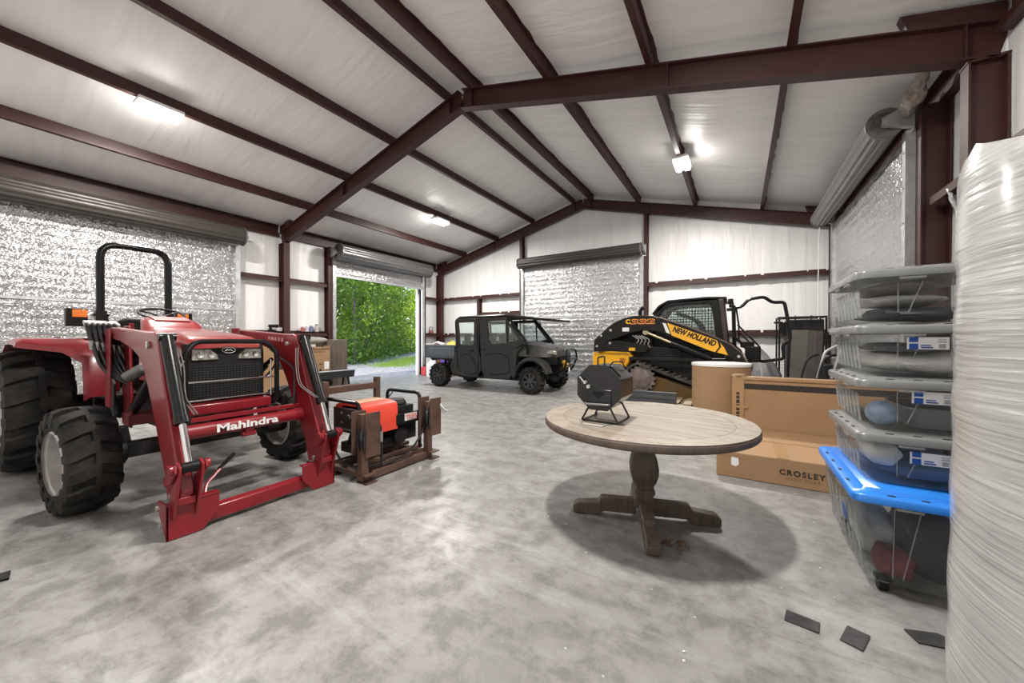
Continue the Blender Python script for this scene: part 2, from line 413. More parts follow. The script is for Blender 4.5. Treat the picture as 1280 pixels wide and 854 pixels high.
def frame(name, y, label, cx0, cx1, fl_w, dep):
    e = group_empty(name, label, (0, y, 0))
    for s, xi, xo in ((-1, cx0, XL+.02), (1, cx1, XR-.02)):
        c = MB(); xm = (xi+xo)/2; w = abs(xo-xi)
        i_beam(c, (xm, 0, 0), (xm, 0, zp(xm)-dep-.02), w, fl_w, (1, 0, 0)); c.box((xm, 0, zp(xm)-dep-.02), (w+.03, fl_w, .02))
        c.box((xm, 0, .008), (w+.06, fl_w+.1, .016))
        for k in (-1, 1):
            for h in (-.06, .06): c.cyl((xm+h, k*.07, .016), (xm+h, k*.07, .05), .012, 6)
        P('column', c, M['steel'], e, smooth=0)
        r = MB(); zb = zp(xi); sl = .257
        a = (xo, 0, zp(xo)-dep/2-.01); b = (-4.21, 0, zp(-4.21)-dep/2-.01)
        i_beam(r, a, b, dep, fl_w, (0, 0, 1))
        # stiffener plates and the stub haunch on top at the eave
        for t in (.04, .45, .96):
            px = a[0]+(b[0]-a[0])*t; pz = a[2]+(b[2]-a[2])*t; r.box((px, 0, pz), (.012, fl_w*.92, dep))
        xs = xo; xe = xo + (-.62 if s > 0 else .42)
        r.prism([(xs, zp(xs)+.0), (xe, zp(xe)+.0), (xe-.06*(-s)*-1, zp(xe)+.17), (xs, zp(xs)+.17)], -.05, .05)
        P('rafter', r, M['steel'], e, smooth=0)
    return e
frame('trim_1', FR[0], 'dark red steel rigid frame spanning the middle of the shed', -10.17, 1.78, .15, .31)
frame('trim_2', FR[1], 'dark red steel end frame against the back wall', -10.17, 1.78, .15, .28)

# girts along the walls, dark red channels
def girt(p, q, z, inward):
    mb = MB(); p, q = Vector((*p, z)), Vector((*q, z)); d = (q-p).normalized(); n = Vector((*inward, 0))
    mb.bar(p+n*.10, q+n*.10, .20, .010, (0, 0, 1)) if False else None
    a, b = p+n*.10, q+n*.10
    mb.bar(a+Vector((0, 0, .04)), b+Vector((0, 0, .04)), .20, .008, (0, 0, 1))
    mb.bar(a+n*.096, b+n*.096, .008, .085, (0, 0, 1))
    mb.bar(a-n*.092+Vector((0, 0, .07)), b-n*.092+Vector((0, 0, .07)), .008, .07, (0, 0, 1))
    return struct(P('wall_beam', mb, M['steel'], smooth=0))
ZG = 2.93
girt((XL, 4.02), (XL, 5.05), ZG, (1, 0)); girt((XL, 5.19), (XL, 6.32), ZG, (1, 0)); girt((XL, 10.22), (XL, 11.02), ZG, (1, 0))
girt((XL, 4.02), (XL, 5.05), 1.50, (1, 0)); girt((XL, 5.19), (XL, 6.32), 1.50, (1, 0)); girt((XL, 10.22), (XL, 11.02), 1.50, (1, 0))
girt((XR, YN), (XR, 5.04), ZG, (-1, 0)); girt((XR, 5.20), (XR, 6.02), ZG, (-1, 0)); girt((XR, 10.5), (XR, 11.02), ZG, (-1, 0))
girt((XR, YN), (XR, 5.04), 1.50, (-1, 0)); girt((XR, 5.20), (XR, 6.02), 1.50, (-1, 0))
for z in (ZG, 1.50):
    girt((-10.2, YB), (-6.42, YB), z, (0, -1)); girt((-2.36, YB), (1.78, YB), z, (0, -1))
girt((-8.3, YB), (-6.42, YB), 2.28, (0, -1))
# eave channels along the tops of the side walls
for x, n in ((XL, 1), (XR, -1)):
    for y0, y1 in ((YN, 5.04), (5.20, 11.02)):
        mb = MB(); z = zp(x+n*.1)
        mb.b2((x, y0, z-.14), (x+n*.012, y1, z+.16)); mb.b2((x, y0, z+.15), (x+n*.10, y1, z+.16)); mb.b2((x, y0, z-.14), (x+n*.10, y1, z-.13)); mb.b2((x+n*.095, y0, z-.14), (x+n*.103, y1, z-.07))
        struct(P('eave_beam', mb, M['steel'], smooth=0))
# gable posts and door jambs
def jamb(x, y, z, sx, sy):
    mb = MB(); mb.box((x, y, z/2), (sx if sx < .1 else .012, sy, z)) if False else None
    for k in (-1, 1): mb.box((x+(k*(sx/2-.006) if sx >= sy else 0), y+(k*(sy/2-.006) if sy > sx else 0), z/2), ((.012 if sx >= sy else sx), (.012 if sy > sx else sy), z))
    mb.box((x, y, z/2), (sx if sx >= sy else .012, .012 if sx >= sy else sy, z)); mb.box((x, y, .006), (sx+.04, sy+.04, .012))
    struct(P('door_jamb_column', mb, M['steel'], smooth=0))
jamb(-6.48, YB-.12, zp(-6.48)-.10, .10, .2); jamb(-2.30, YB-.12, zp(-2.3)-.10, .10, .2); jamb(-8.35, YB-.12, 2.9, .10, .2)
jamb(XL+.13, 6.36, zp(XL)-.12, .22, .12); jamb(XL+.13, 10.16, zp(XL)-.12, .22, .12)
jamb(XR-.14, 6.16, zp(XR)-.1, .24, .2); jamb(XR-.14, 10.42, zp(XR)-.1, .24, .16)

# ------------------------------------------------------------------ roll-up doors
M['end_disc'] = solid('dull_zinc', (.20, .20, .195), .45, .6, .3, 14)
def roll_door(name, label, o, rz, w, ztop, zbot, r, drum, guide_w=.10):
    """local x along the door, local -y into the room"""
    e = group_empty(name, label, o); e.rotation_euler = (0, 0, radians(rz))
    c = MB(); rows = int((ztop-zbot)/.055); prof = []
    for k in range(rows+1):
        z = zbot+(ztop-zbot)*k/rows; prof.append((-.004*(k % 2) - .01*sin(z*3.7), z))
    nx = 24
    c.loft([[(x, y+.006*sin(x*9+z*5), z) for x in [w*i/nx for i in range(nx+1)]] for y, z in prof], caps=False, closed=False)
    c.box((w/2, .02, (ztop+zbot)/2), (w, .012, ztop-zbot))
    cu = P('curtain', c, M['foil'], e, smooth=50)
    for zz in ([zbot+1.02, zbot+2.05] if ztop-zbot > 2 else []):
        s = MB(); s.box((w/2, -.022, zz), (w, .012, .05)); P('seam_strip', s, M['galv'], cu, bevel=.004)
    bb = MB(); bb.box((w/2, -.01, zbot+.02), (w, .05, .06)); bb.box((w/2, -.035, zbot-.005), (w, .04, .02)); P('bottom_bar', bb, M['galv'], cu, bevel=.004)
    for x in (-guide_w/2, w+guide_w/2):
        g = MB(); g.box((x, -.055, ztop/2), (guide_w, .006, ztop)); g.box((x-guide_w/2+.003, -.015, ztop/2), (.006, .085, ztop)); g.box((x+guide_w/2-.003, -.015, ztop/2), (.006, .085, ztop))
        for k in range(9): g.cyl((x, -.056, .25+k*.42), (x, -.068, .25+k*.42), .012, 6)
        P('guide_rail', g, M['galv'], e, smooth=0)
    # drum of coiled curtain
    zc = ztop+r*.85; yc = -.06-r; d = MB(); n = 56; rings = []
    for x in (-.05, w+.05):
        rings.append([(x, yc+cos(2*pi*k/n)*(r+(.006 if (k//2) % 2 else -.006)), zc+sin(2*pi*k/n)*(r+(.006 if (k//2) % 2 else -.006))) for k in range(n)])
    d.loft(rings); dr = P('drum', d, drum, e, smooth=25)
    for x, k in ((-.06, -1), (w+.06, 1)):
        h = MB(); h.lathe([(r+.012, 0), (r+.012, .03), (r-.04, .03), (r-.04, .012), (.06, .012), (.06, .05), (.02, .05), (.02, .10)], (x, yc, zc), (k, 0, 0), 32)
        for a in range(5): h.cyl((x+k*.012, yc+cos(a*1.256)*r*.55, zc+sin(a*1.256)*r*.55), (x+k*.02, yc+cos(a*1.256)*r*.55, zc+sin(a*1.256)*r*.55), .035, 10)
        P('end_wheel', h, M['end_disc'], dr)
        b = MB(); xx = x+k*.10
        b.prism([(-.0, zc-.14), (-.0, zc+.16), (yc-.05, zc+.04), (yc-.05, zc-.04)], xx, xx+k*.008, 'x')
        b.box((xx-k*.04, -.004, zc), (.09, .008, .34)); b.prism([(-.0, zc-.15), (yc-.05, zc-.045), (yc-.05, zc-.035), (-.0, zc-.14)], xx, xx-k*.05, 'x')
        for zz in (-.09, 0, .09): b.cyl((xx-k*.04, -.008, zc+zz), (xx-k*.04, -.022, zc+zz), .014, 6)
        b.cyl((xx-k*.02, yc, zc), (xx+k*.03, yc, zc), .03, 12)
        P('bracket', b, M['galv'], e, smooth=0)
    return e
dl1 = roll_door('door_1', 'closed foil insulated roll-up door behind the red tractor', (XL+.215, .36, 0), 90, 3.60, 3.62, .02, .20, M['drum'])
dl2 = roll_door('door_2', 'half raised roll-up door open to the gravel yard', (XL+.215, 6.52, 0), 90, 3.50, 3.72, 3.25, .235, M['drum_grey'])
dbk = roll_door('door_3', 'closed foil insulated roll-up door in the back wall', (-6.32, YB-.26, 0), 0, 3.88, 3.80, .02, .165, M['drum'])
drt = roll_door('door_4', 'closed foil insulated roll-up door in the side wall above the totes', (1.74, 10.28, 0), -90, 3.98, 3.86, .02, .17, M['drum_grey'])
for o_, k in ((dl1, 1), (dl2, 1)): pass
# pull cord by the far door and a conduit at the right door
cd = MB(); cd.tube([(1.52, 10.55, 4.0), (1.50, 10.56, 2.6), (1.53, 10.55, 1.2), (1.55, 10.52, .0)], .008, 6); tag(P('pull_rope', cd, M['white']), 'thin pale pull rope hanging beside the wire cage corner', 'rope')
# plastic bag sheeting caught on the bracket above the right door
bg = MB(); rr = random.Random(5); rings = []
for k in range(9):
    t = k/8; c = Vector((1.66+.03*t, 6.10-.5*t, 4.02+.26*t)); q = .05+.05*sin(pi*min(1, t*1.2))
    rings.append([c + Vector((rr.uniform(-.03, .03)+q*cos(a*pi/4)*.8, rr.uniform(-.03, .03), q*sin(a*pi/4)+rr.uniform(-.03, .03))) for a in range(8)])
bg.loft(rings)
tag(P('plastic_sheeting', bg, solid('brown_film', (.25, .21, .18), .2, 0, .3, 20, coat=.6), smooth=70), 'crumpled brown plastic sheeting tucked above the roll-up door bracket over the totes', 'plastic sheeting')

# ------------------------------------------------------------------ lamps on the purlins
M['lamp'] = solid('lit_diffuser', (1, 1, 1), .4, emit=(1, .96, .90), estr=48)
LAMPS = [(-7.551, 1.95, 'linear LED lamp on the purlin above the red tractor', 1.0), (-.986, 1.94, 'linear LED lamp on the purlin above the round table', 1.0),
         (-7.551, 8.15, 'linear LED lamp on the purlin in front of the open roll-up door', 1.0), (-.986, 8.08, 'linear LED lamp on the purlin above the yellow and black track loader', 1.0)]
for x, y, lb, k in LAMPS:
    z = zp(x)
    t = thing('ceiling_lamp', lb, 'lamp', (x, y, z-.005), 0, 'linear LED lamps on the purlins')
    h = MB(); h.box((0, 0, -.03), (.30, .52, .05)); h.box((0, 0, -.062), (.24, .48, .015))
    for i in range(7): h.box((0, -.24+.08*i, .0), (.24, .012, .02))
    P('housing', h, M['white'], t, bevel=.006)
    d = MB()
    for sx in (-.073, .073): d.prism([(sx-.062, -.069), (sx+.062, -.069), (sx+.062, -.10), (sx+.035, -.125), (sx-.035, -.125), (sx-.062, -.10)], -.24, .24)
    P('diffuser', d, M['lamp'], t, smooth=0)
    ld = bpy.data.lights.new('lamp_light', 'AREA'); ld.shape = 'RECTANGLE'; ld.size = .24; ld.size_y = .46; ld.energy = 232*k; ld.color = (1, .955, .90); ld.spread = pi
    lo = bpy.data.objects.new('lamp_light', ld); COL.objects.link(lo); lo.parent = t; lo.location = (0, 0, -.13)

# ------------------------------------------------------------------ daylight
w = bpy.data.worlds.new('world'); SC.world = w; w.use_nodes = True
nt = w.node_tree; sky = nt.nodes.new('ShaderNodeTexSky'); sky.sky_type = 'NISHITA'; sky.sun_disc = False
sky.sun_elevation = radians(52); sky.sun_rotation = radians(200); sky.air_density = 1.2; sky.dust_density = 1.5
nt.links.new(sky.outputs[0], nt.nodes['Background'].inputs[0]); nt.nodes['Background'].inputs[1].default_value = .42
sd = bpy.data.lights.new('sun', 'SUN'); sd.energy = 3.9; sd.angle = radians(.6); sd.color = (1, .96, .88)
so = bpy.data.objects.new('sun', sd); COL.objects.link(so); so.rotation_euler = Vector((-.30, .55, -.80)).to_track_quat('-Z', 'Y').to_euler()

SC.view_settings.view_transform = 'Standard'; SC.view_settings.look = 'None'; SC.view_settings.gamma = 1; SC.view_settings.exposure = .18
SC.view_settings.use_curve_mapping = False

# ------------------------------------------------------------------ wheels
def tyre_mb(r, w, rr, lugs, lug_h, style='bar', seed=0):
    """tyre lying along y, centred on the origin"""
    mb = MB(); c = r-lug_h; h = w/2
    mb.lathe([(rr, -h*.78), (rr+.02, -h*.92), ((rr+c)/2, -h*1.02), (c*.93, -h*.98), (c*.985, -h*.82), (c, -h*.3), (c, h*.3), (c*.985, h*.82), (c*.93, h*.98), ((rr+c)/2, h*1.02), (rr+.02, h*.92), (rr, h*.78)], (0, 0, 0), (0, 1, 0), 56, caps=False)
    for s in (-1, 1):
        for k in range(lugs):
            a0 = 2*pi*(k+(.5 if s > 0 else 0))/lugs; da = 2*pi/lugs
            if style == 'bar':   st = [(-.10, r, .16, .31), (.30, r, .08, .31), (.72, r*.985, -.08, .30), (.97, r*.945, -.15, .29), (1.04, (c*.84), -.17, .22)]
            else:                st = [(.06, r, .05, .27), (.42, r, .0, .30), (.45, r, .12, .24), (.80, r*.99, .14, .26), (1.0, r*.955, .12, .30), (1.06, c*.86, .12, .22)]
            rings = []
            for yy, rad, off, hw in st:
                a = a0 + off*da; inn = rad - lug_h*1.15
                rings.append([(cos(a+q*hw*da)*z, s*yy*h, sin(a+q*hw*da)*z) for q, z in ((-1, inn), (-.82, rad), (.82, rad), (1, inn))])
            mb.loft(rings)
    return mb

def dish_rim_mb(rr, w, side, depth=.05):
    """steel disc rim, side is the outer face direction"""
    mb = MB(); h = w/2*side
    mb.lathe([(rr*1.02, h*.98), (rr*1.06, h*.90), (rr*.98, h*.80), (rr*.93, h*.30), (rr*.80, h*.12), (rr*.62, h*.16), (rr*.58, h*.34), (rr*.36, h*.36), (rr*.34, h*.52), (rr*.20, h*.55), (.005, h*.55)], (0, 0, 0), (0, 1, 0), 40, caps=False)
    mb.lathe([(rr*1.0, -h*.98), (rr*1.05, -h*.9), (rr*.96, -h*.8), (rr*.90, -h*.2), (rr*.60, h*.02), (.005, h*.02)], (0, 0, 0), (0, 1, 0), 40, caps=False)
    for k in range(8):
        a = k*pi/4; mb.cyl((cos(a)*rr*.46, h*.34, sin(a)*rr*.46), (cos(a)*rr*.46, h*.46, sin(a)*rr*.46), .016, 6)
    return mb

def spoke_rim_mb(rr, w, side, n=7):
    mb = MB(); h = w/2*side
    mb.lathe([(rr*1.04, h*.98), (rr*1.05, h*.86), (rr*.95, h*.84), (rr*.90, h*.2), (rr*.90, -h*.7), (rr*1.02, -h*.95)], (0, 0, 0), (0, 1, 0), 36, caps=False)
    mb.lathe([(rr*.30, h*.55), (rr*.28, h*.75), (rr*.16, h*.80), (.004, h*.80)], (0, 0, 0), (0, 1, 0), 20, caps=False)
    mb.lathe([(rr*.9, -h*.2), (.004, -h*.2)], (0, 0, 0), (0, 1, 0), 20, caps=False)
    for k in range(n):
        for d in (-.13, .13):
            a = 2*pi*k/n; b = a+d
            mb.bar((cos(a)*rr*.22, h*.72, sin(a)*rr*.22), (cos(b)*rr*.96, h*.80, sin(b)*rr*.96), .022, .03, (0, side, 0))
    return mb

# ------------------------------------------------------------------ red tractor with loader arms
M['steel_line'] = solid('steel_line', (.30, .30, .30), .4, .6)
T = thing('tractor', 'red compact tractor with black roll bar and loader arms by the closed door', 'tractor', (-4.5, 1.47, 0))
def wheel(parent, x, y, r, w, rr, lugs, lh, style, side, rim, rimmat, steer=0, seed=0, tyre_mat=None):
    mb = tyre_mb(r, w, rr, lugs, lh, style); 
    t = P('tyre', mb, tyre_mat or M['rubber'], parent, smooth=28, loc=(x, y, r-.006), rot=(0, random.uniform(0, .3), radians(steer)))
    P('rim', rim(rr, w, side), rimmat, t, smooth=30)
    return t
for s in (-1, 1):
    wheel(T, 0, s*.80, .42, .30, .235, 15, .034, 'bar', s, dish_rim_mb, M['silver'], 5)
    wheel(T, -1.93, s*.83, .635, .46, .33, 17, .045, 'bar', s, dish_rim_mb, M['silver'])

def section(x, hw, zb, zt, r, n=5):
    pts = [(x, -hw, zb)]
    for k in range(n+1):
        a = pi - (pi/2)*k/n; pts.append((x, -hw+r+cos(a)*r, zt-r+sin(a)*r))
    for k in range(n+1):
        a = pi/2 - (pi/2)*k/n; pts.append((x, hw-r+cos(a)*r, zt-r+sin(a)*r))
    pts.append((x, hw, zb)); return pts
h = MB()
h.loft([section(.56, .25, 1.295, 1.335, .03), section(.53, .285, 1.28, 1.372, .06), section(.42, .30, 1.22, 1.40, .08), section(.22, .305, 1.02, 1.425, .10), section(0, .305, .98, 1.445, .11), section(-.4, .30, .96, 1.475, .12), section(-.72, .29, .96, 1.50, .13)])
hood = P('hood', h, M['hood_red'], T, smooth=50)
dh = MB(); dh.loft([section(-.70, .285, .96, 1.50, .12), section(-.80, .255, 1.0, 1.57, .08), section(-.98, .22, 1.0, 1.615, .05), section(-1.06, .20, 1.05, 1.58, .04)])
dash = P('dash_cowl', dh, M['hood_red'], T, smooth=45)
dp = MB(); dp.bar((-.80, 0, 1.578), (-.97, 0, 1.622), .30, .008); P('dash_panel', dp, solid('faded_red', (.46, .14, .14), .4), dash, bevel=.003)
# black nose with grille and lamps
g = MB(); g.prism([(.18, .74), (.50, .74), (.565, .80), (.565, 1.27), (.54, 1.335), (.30, 1.335), (.18, 1.0)], -.295, .295); nose = P('nose', g, M['black'], T, bevel=.012)
gm = MB()
for k in range(17): gm.box((.568, 0, .80+k*.021), (.008, .50, .006))
for k in range(21): gm.box((.567, -.25+k*.025, .97), (.006, .004, .36))
gm.box((.562, 0, .97), (.004, .5, .38)); P('grille', gm, solid('grille_black', (.028, .028, .03), .5), nose, smooth=0)
for s in (-1, 1):
    L_ = MB(); q = [(s*.075, 1.195), (s*.085, 1.235), (s*.135, 1.285), (s*.26, 1.285), (s*.268, 1.20), (s*.255, 1.19)]
    L_.prism(q, .555, .582, 'x'); hl = P('headlight', L_, M['lens'], nose, bevel=.006)
    for yy in (.13, .21): 
        r_ = MB(); r_.lathe([(.028, 0), (.026, .006), (.008, .002)], (.583, s*yy, 1.237), (1, 0, 0), 14); P('reflector', r_, M['chrome'], hl)
em = MB(); em.tube([(.578, cos(a*pi/12)*.050, 1.275+sin(a*pi/12)*.024) for a in range(24)], .004, 5, closed=True)
em.tube([(.578, -.03, 1.268), (.58, -.012, 1.284), (.58, 0, 1.272), (.58, .012, 1.284), (.58, .028, 1.268)], .004, 5); em.tube([(.578, -.02, 1.265), (.58, .0, 1.287), (.578, .02, 1.265)], .003, 5)
P('emblem', em, M['chrome'], nose)
# brush guard
bg_ = MB()
for s in (-1, 1):
    bg_.tube(arc([(.56, s*.30, .72), (.70, s*.345, .80), (.70, s*.345, 1.26), (.66, s*.27, 1.352), (.62, 0, 1.356)], .05), .021, 10)
guard = P('brush_guard', bg_, M['black_gloss'], T)
cb = MB(); cb.tube([(.70, -.345, 1.02), (.70, .345, 1.02)], .009, 8); cb.tube([(.66, -.33, .86), (.66, .33, .86)], .007, 8)
for y in (.31,): cb.tube([(.66, y, .84), (.66, y, 1.18)], .007, 8)
P('crossbar', cb, M['chrome'], guard)
b = MB(); b.prism([(.52, .735), (.66, .735), (.67, .745), (.67, .815), (.66, .825), (.52, .825)], -.31, .31); b.box((.45, 0, .70), (.3, .24, .10)); P('front_bumper', b, M['red'], T, bevel=.008)
# engine, chassis, axle
e = MB(); e.box((-.15, 0, .80), (.95, .36, .36)); e.box((-.1, 0, 1.05), (.6, .30, .3)); e.cyl((.1, -.20, .80), (.1, -.27, .80), .09, 16); e.cyl((-.2, -.2, .95), (-.2, -.26, .95), .06, 14); e.cyl((-.30, -.22, .70), (-.05, -.22, .70), .05, 12)
for k in range(5): e.tube(arc([(.2-.12*k, -.20, .74+.03*k), (.12-.12*k, -.29, .8), (-.1-.1*k, -.27, .95+.02*k), (-.3-.06*k, -.2, 1.0)], .08), .012, 6)
for k in range(4): e.tube(arc([(.2-.12*k, .20, .74+.03*k), (.12-.12*k, .29, .8), (-.1-.1*k, .27, .95+.02*k), (-.3-.06*k, .2, 1.0)], .08), .012, 6)
P('engine', e, M['engine'], T, bevel=.01)
tr = MB(); tr.box((-1.15, 0, .66), (1.3, .34, .34)); tr.box((-1.93, 0, .66), (.42, .5, .44)); tr.cyl((-1.93, -.62, .635), (-1.93, .62, .635), .11, 20); tr.box((-1.2, 0, .46), (.9, .2, .12)); tr.prism([(-.2, .62), (.6, .62), (.6, .72), (-.2, .78)], -.14, .14)
P('transmission', tr, M['engine'], T, bevel=.015)
ax = MB(); ax.bar((0, -.62, .42), (0, .62, .42), .14, .12); ax.box((0, 0, .5), (.26, .2, .18))
for s in (-1, 1):
    ax.cyl((0, s*.56, .36), (0, s*.60, .62), .075, 14); ax.cyl((0, s*.54, .42), (0, s*.74, .42), .10, 16); ax.tube([(-.14, s*.1, .43), (-.15, s*.56, .40)], .018, 8)
P('front_axle', ax, M['engine'], T, bevel=.008)
# fenders: curved sheet over each rear tyre
for s in (-1, 1):
    f = MB(); rings = []
    prof = [(-2.30, 1.20), (-2.22, 1.30), (-2.05, 1.362), (-1.75, 1.375), (-1.45, 1.368), (-1.34, 1.345), (-1.27, 1.29), (-1.21, 1.18), (-1.16, 1.0), (-1.135, .80)]
    for x, z in prof:
        k = max(0, min(1, (1.375-z)/.3))
        o = .99 - .30*max(0, min(1, (-1.36-x)*-8)) if x > -1.36 else .99
        o = .99 if x <= -1.34 else .99-.40*min(1, (x+1.34)/.10)
        rings.append([(x, s*.36, z), (x, s*.37, z+.012), (x, s*(o-.04), z+.012), (x, s*o, z-.006), (x, s*(o+.012), z-.05), (x, s*(o-.004), z-.052), (x, s*(o-.03), z-.022), (x, s*.37, z-.012)])
    f.loft(rings); f.prism([(-2.3, .95), (-1.14, .80), (-1.16, 1.0), (-1.27, 1.29), (-1.45, 1.36), (-2.05, 1.36), (-2.3, 1.2)], s*.345, s*.365)
    fo = P('fender', f, M['red'], T, smooth=40)
    cp = MB(); cp.ball((-1.72, s*.70, 1.385), .035, 12, 6, (1, 1, .3)); P('cap', cp, M['black'], fo)
    st_ = MB(); st_.box((-1.5, s*.50, 1.386), (.26, .10, .004)); P('warning_sticker', st_, solid('faded_sticker', (.55, .45, .36), .6), fo)
# operator station
fl_ = MB(); fl_.box((-1.2, 0, .80), (.8, .86, .03))
for s in (-1, 1): fl_.box((-.95, s*.50, .60), (.3, .16, .025)); fl_.box((-.95, s*.56, .70), (.04, .02, .2))
P('platform', fl_, M['black'], T, bevel=.006)
sb = MB(); sb.box((-1.72, 0, 1.22), (.42, .46, .12)); sb.loft([[(-1.93+.0*z, y, 1.24+.0*z) for y, z in ((0, 0),)] + [] for _ in ()]) if False else None
seat = P('seat_cushion', sb, M['black'], T, bevel=.04)
bk = MB(); bk.prism([(y, z) for y, z in ((-.23, 1.24), (-.25, 1.42), (-.22, 1.58), (-.14, 1.635), (.14, 1.635), (.22, 1.58), (.25, 1.42), (.23, 1.24))], -1.98, -1.86, 'x'); P('seat_back', bk, M['black'], T, bevel=.035)
rs = MB(); rs.box((-1.855, -.10, 1.45), (.012, .05, .24)); rs.box((-1.855, .10, 1.45), (.012, .05, .24)); PE('seat_stripe', rs, M['red'], T, 1, bevel=.004)
pe = MB(); pe.box((-1.72, 0, 1.02), (.36, .36, .3)); P('seat_base', pe, M['black'], T, bevel=.01)
sw = MB(); u_ = Vector((.35, 0, .94)).normalized(); cen = Vector((-1.22, .02, 1.665)); a1 = Vector((0, 1, 0)); a2 = u_.cross(a1)
sw.tube([cen + a1*(.195*cos(k*pi/18)) + a2*(.195*sin(k*pi/18)) for k in range(36)], .014, 8, closed=True)
for k in range(3): sw.tube([cen - u_*.03, cen + a1*(.19*cos(k*2.094+.5)) + a2*(.19*sin(k*2.094+.5))], .009, 6)
sw.cyl(cen - u_*.05, cen - u_*.02, .04, 12)
whl = P('steering_wheel', sw, M['black'], T)
sc_ = MB(); sc_.cyl(cen - u_*.05, (-1.04, .02, 1.30), .02, 10); P('steering_column', sc_, M['black'], whl)
# roll bar
rp = MB()
pts = arc([(-1.86, -.355, .95), (-1.86, -.355, 2.50), (-1.86, .245, 2.50), (-1.86, .245, .95)], .17, 6)
rings = []
for p_, u2, w2 in rp.frames(pts):
    n_ = Vector((1, 0, 0)); t_ = u2.cross(w2); s_ = n_.cross(t_).normalized()
    rings.append([p_ + n_*(a*.034) + s_*(b*.034) for a, b in ((-1, -.6), (-.6, -1), (.6, -1), (1, -.6), (1, .6), (.6, 1), (-.6, 1), (-1, .6))])
rp.loft(rings)
for y in (-.355, .245):
    rp.box((-1.86, y, 1.62), (.10, .09, .17)); rp.cyl((-1.86, y-.07, 1.66), (-1.86, y+.07, 1.66), .014, 8); rp.box((-1.86, y, 1.2), (.12, .10, .5))
P('roll_bar', rp, M['black_gloss'], T, smooth=50)
for s, yc in ((-1, -.54), (1, .40)):
    lb = MB(); lb.box((-1.86, yc, 1.62), (.10, .16, .20)); lb.bar((-1.86, yc-s*.02, 1.60), (-1.86, (-.355 if s < 0 else .245), 1.55), .03, .02)
    lm = P('lamp_housing', lb, M['black'], T, bevel=.008)
    o_ = MB(); o_.box((-1.815, yc-.02*-s*-1, 1.664), (.03, .115, .085)); P('indicator_lens', o_, M['orange'], lm, bevel=.006)
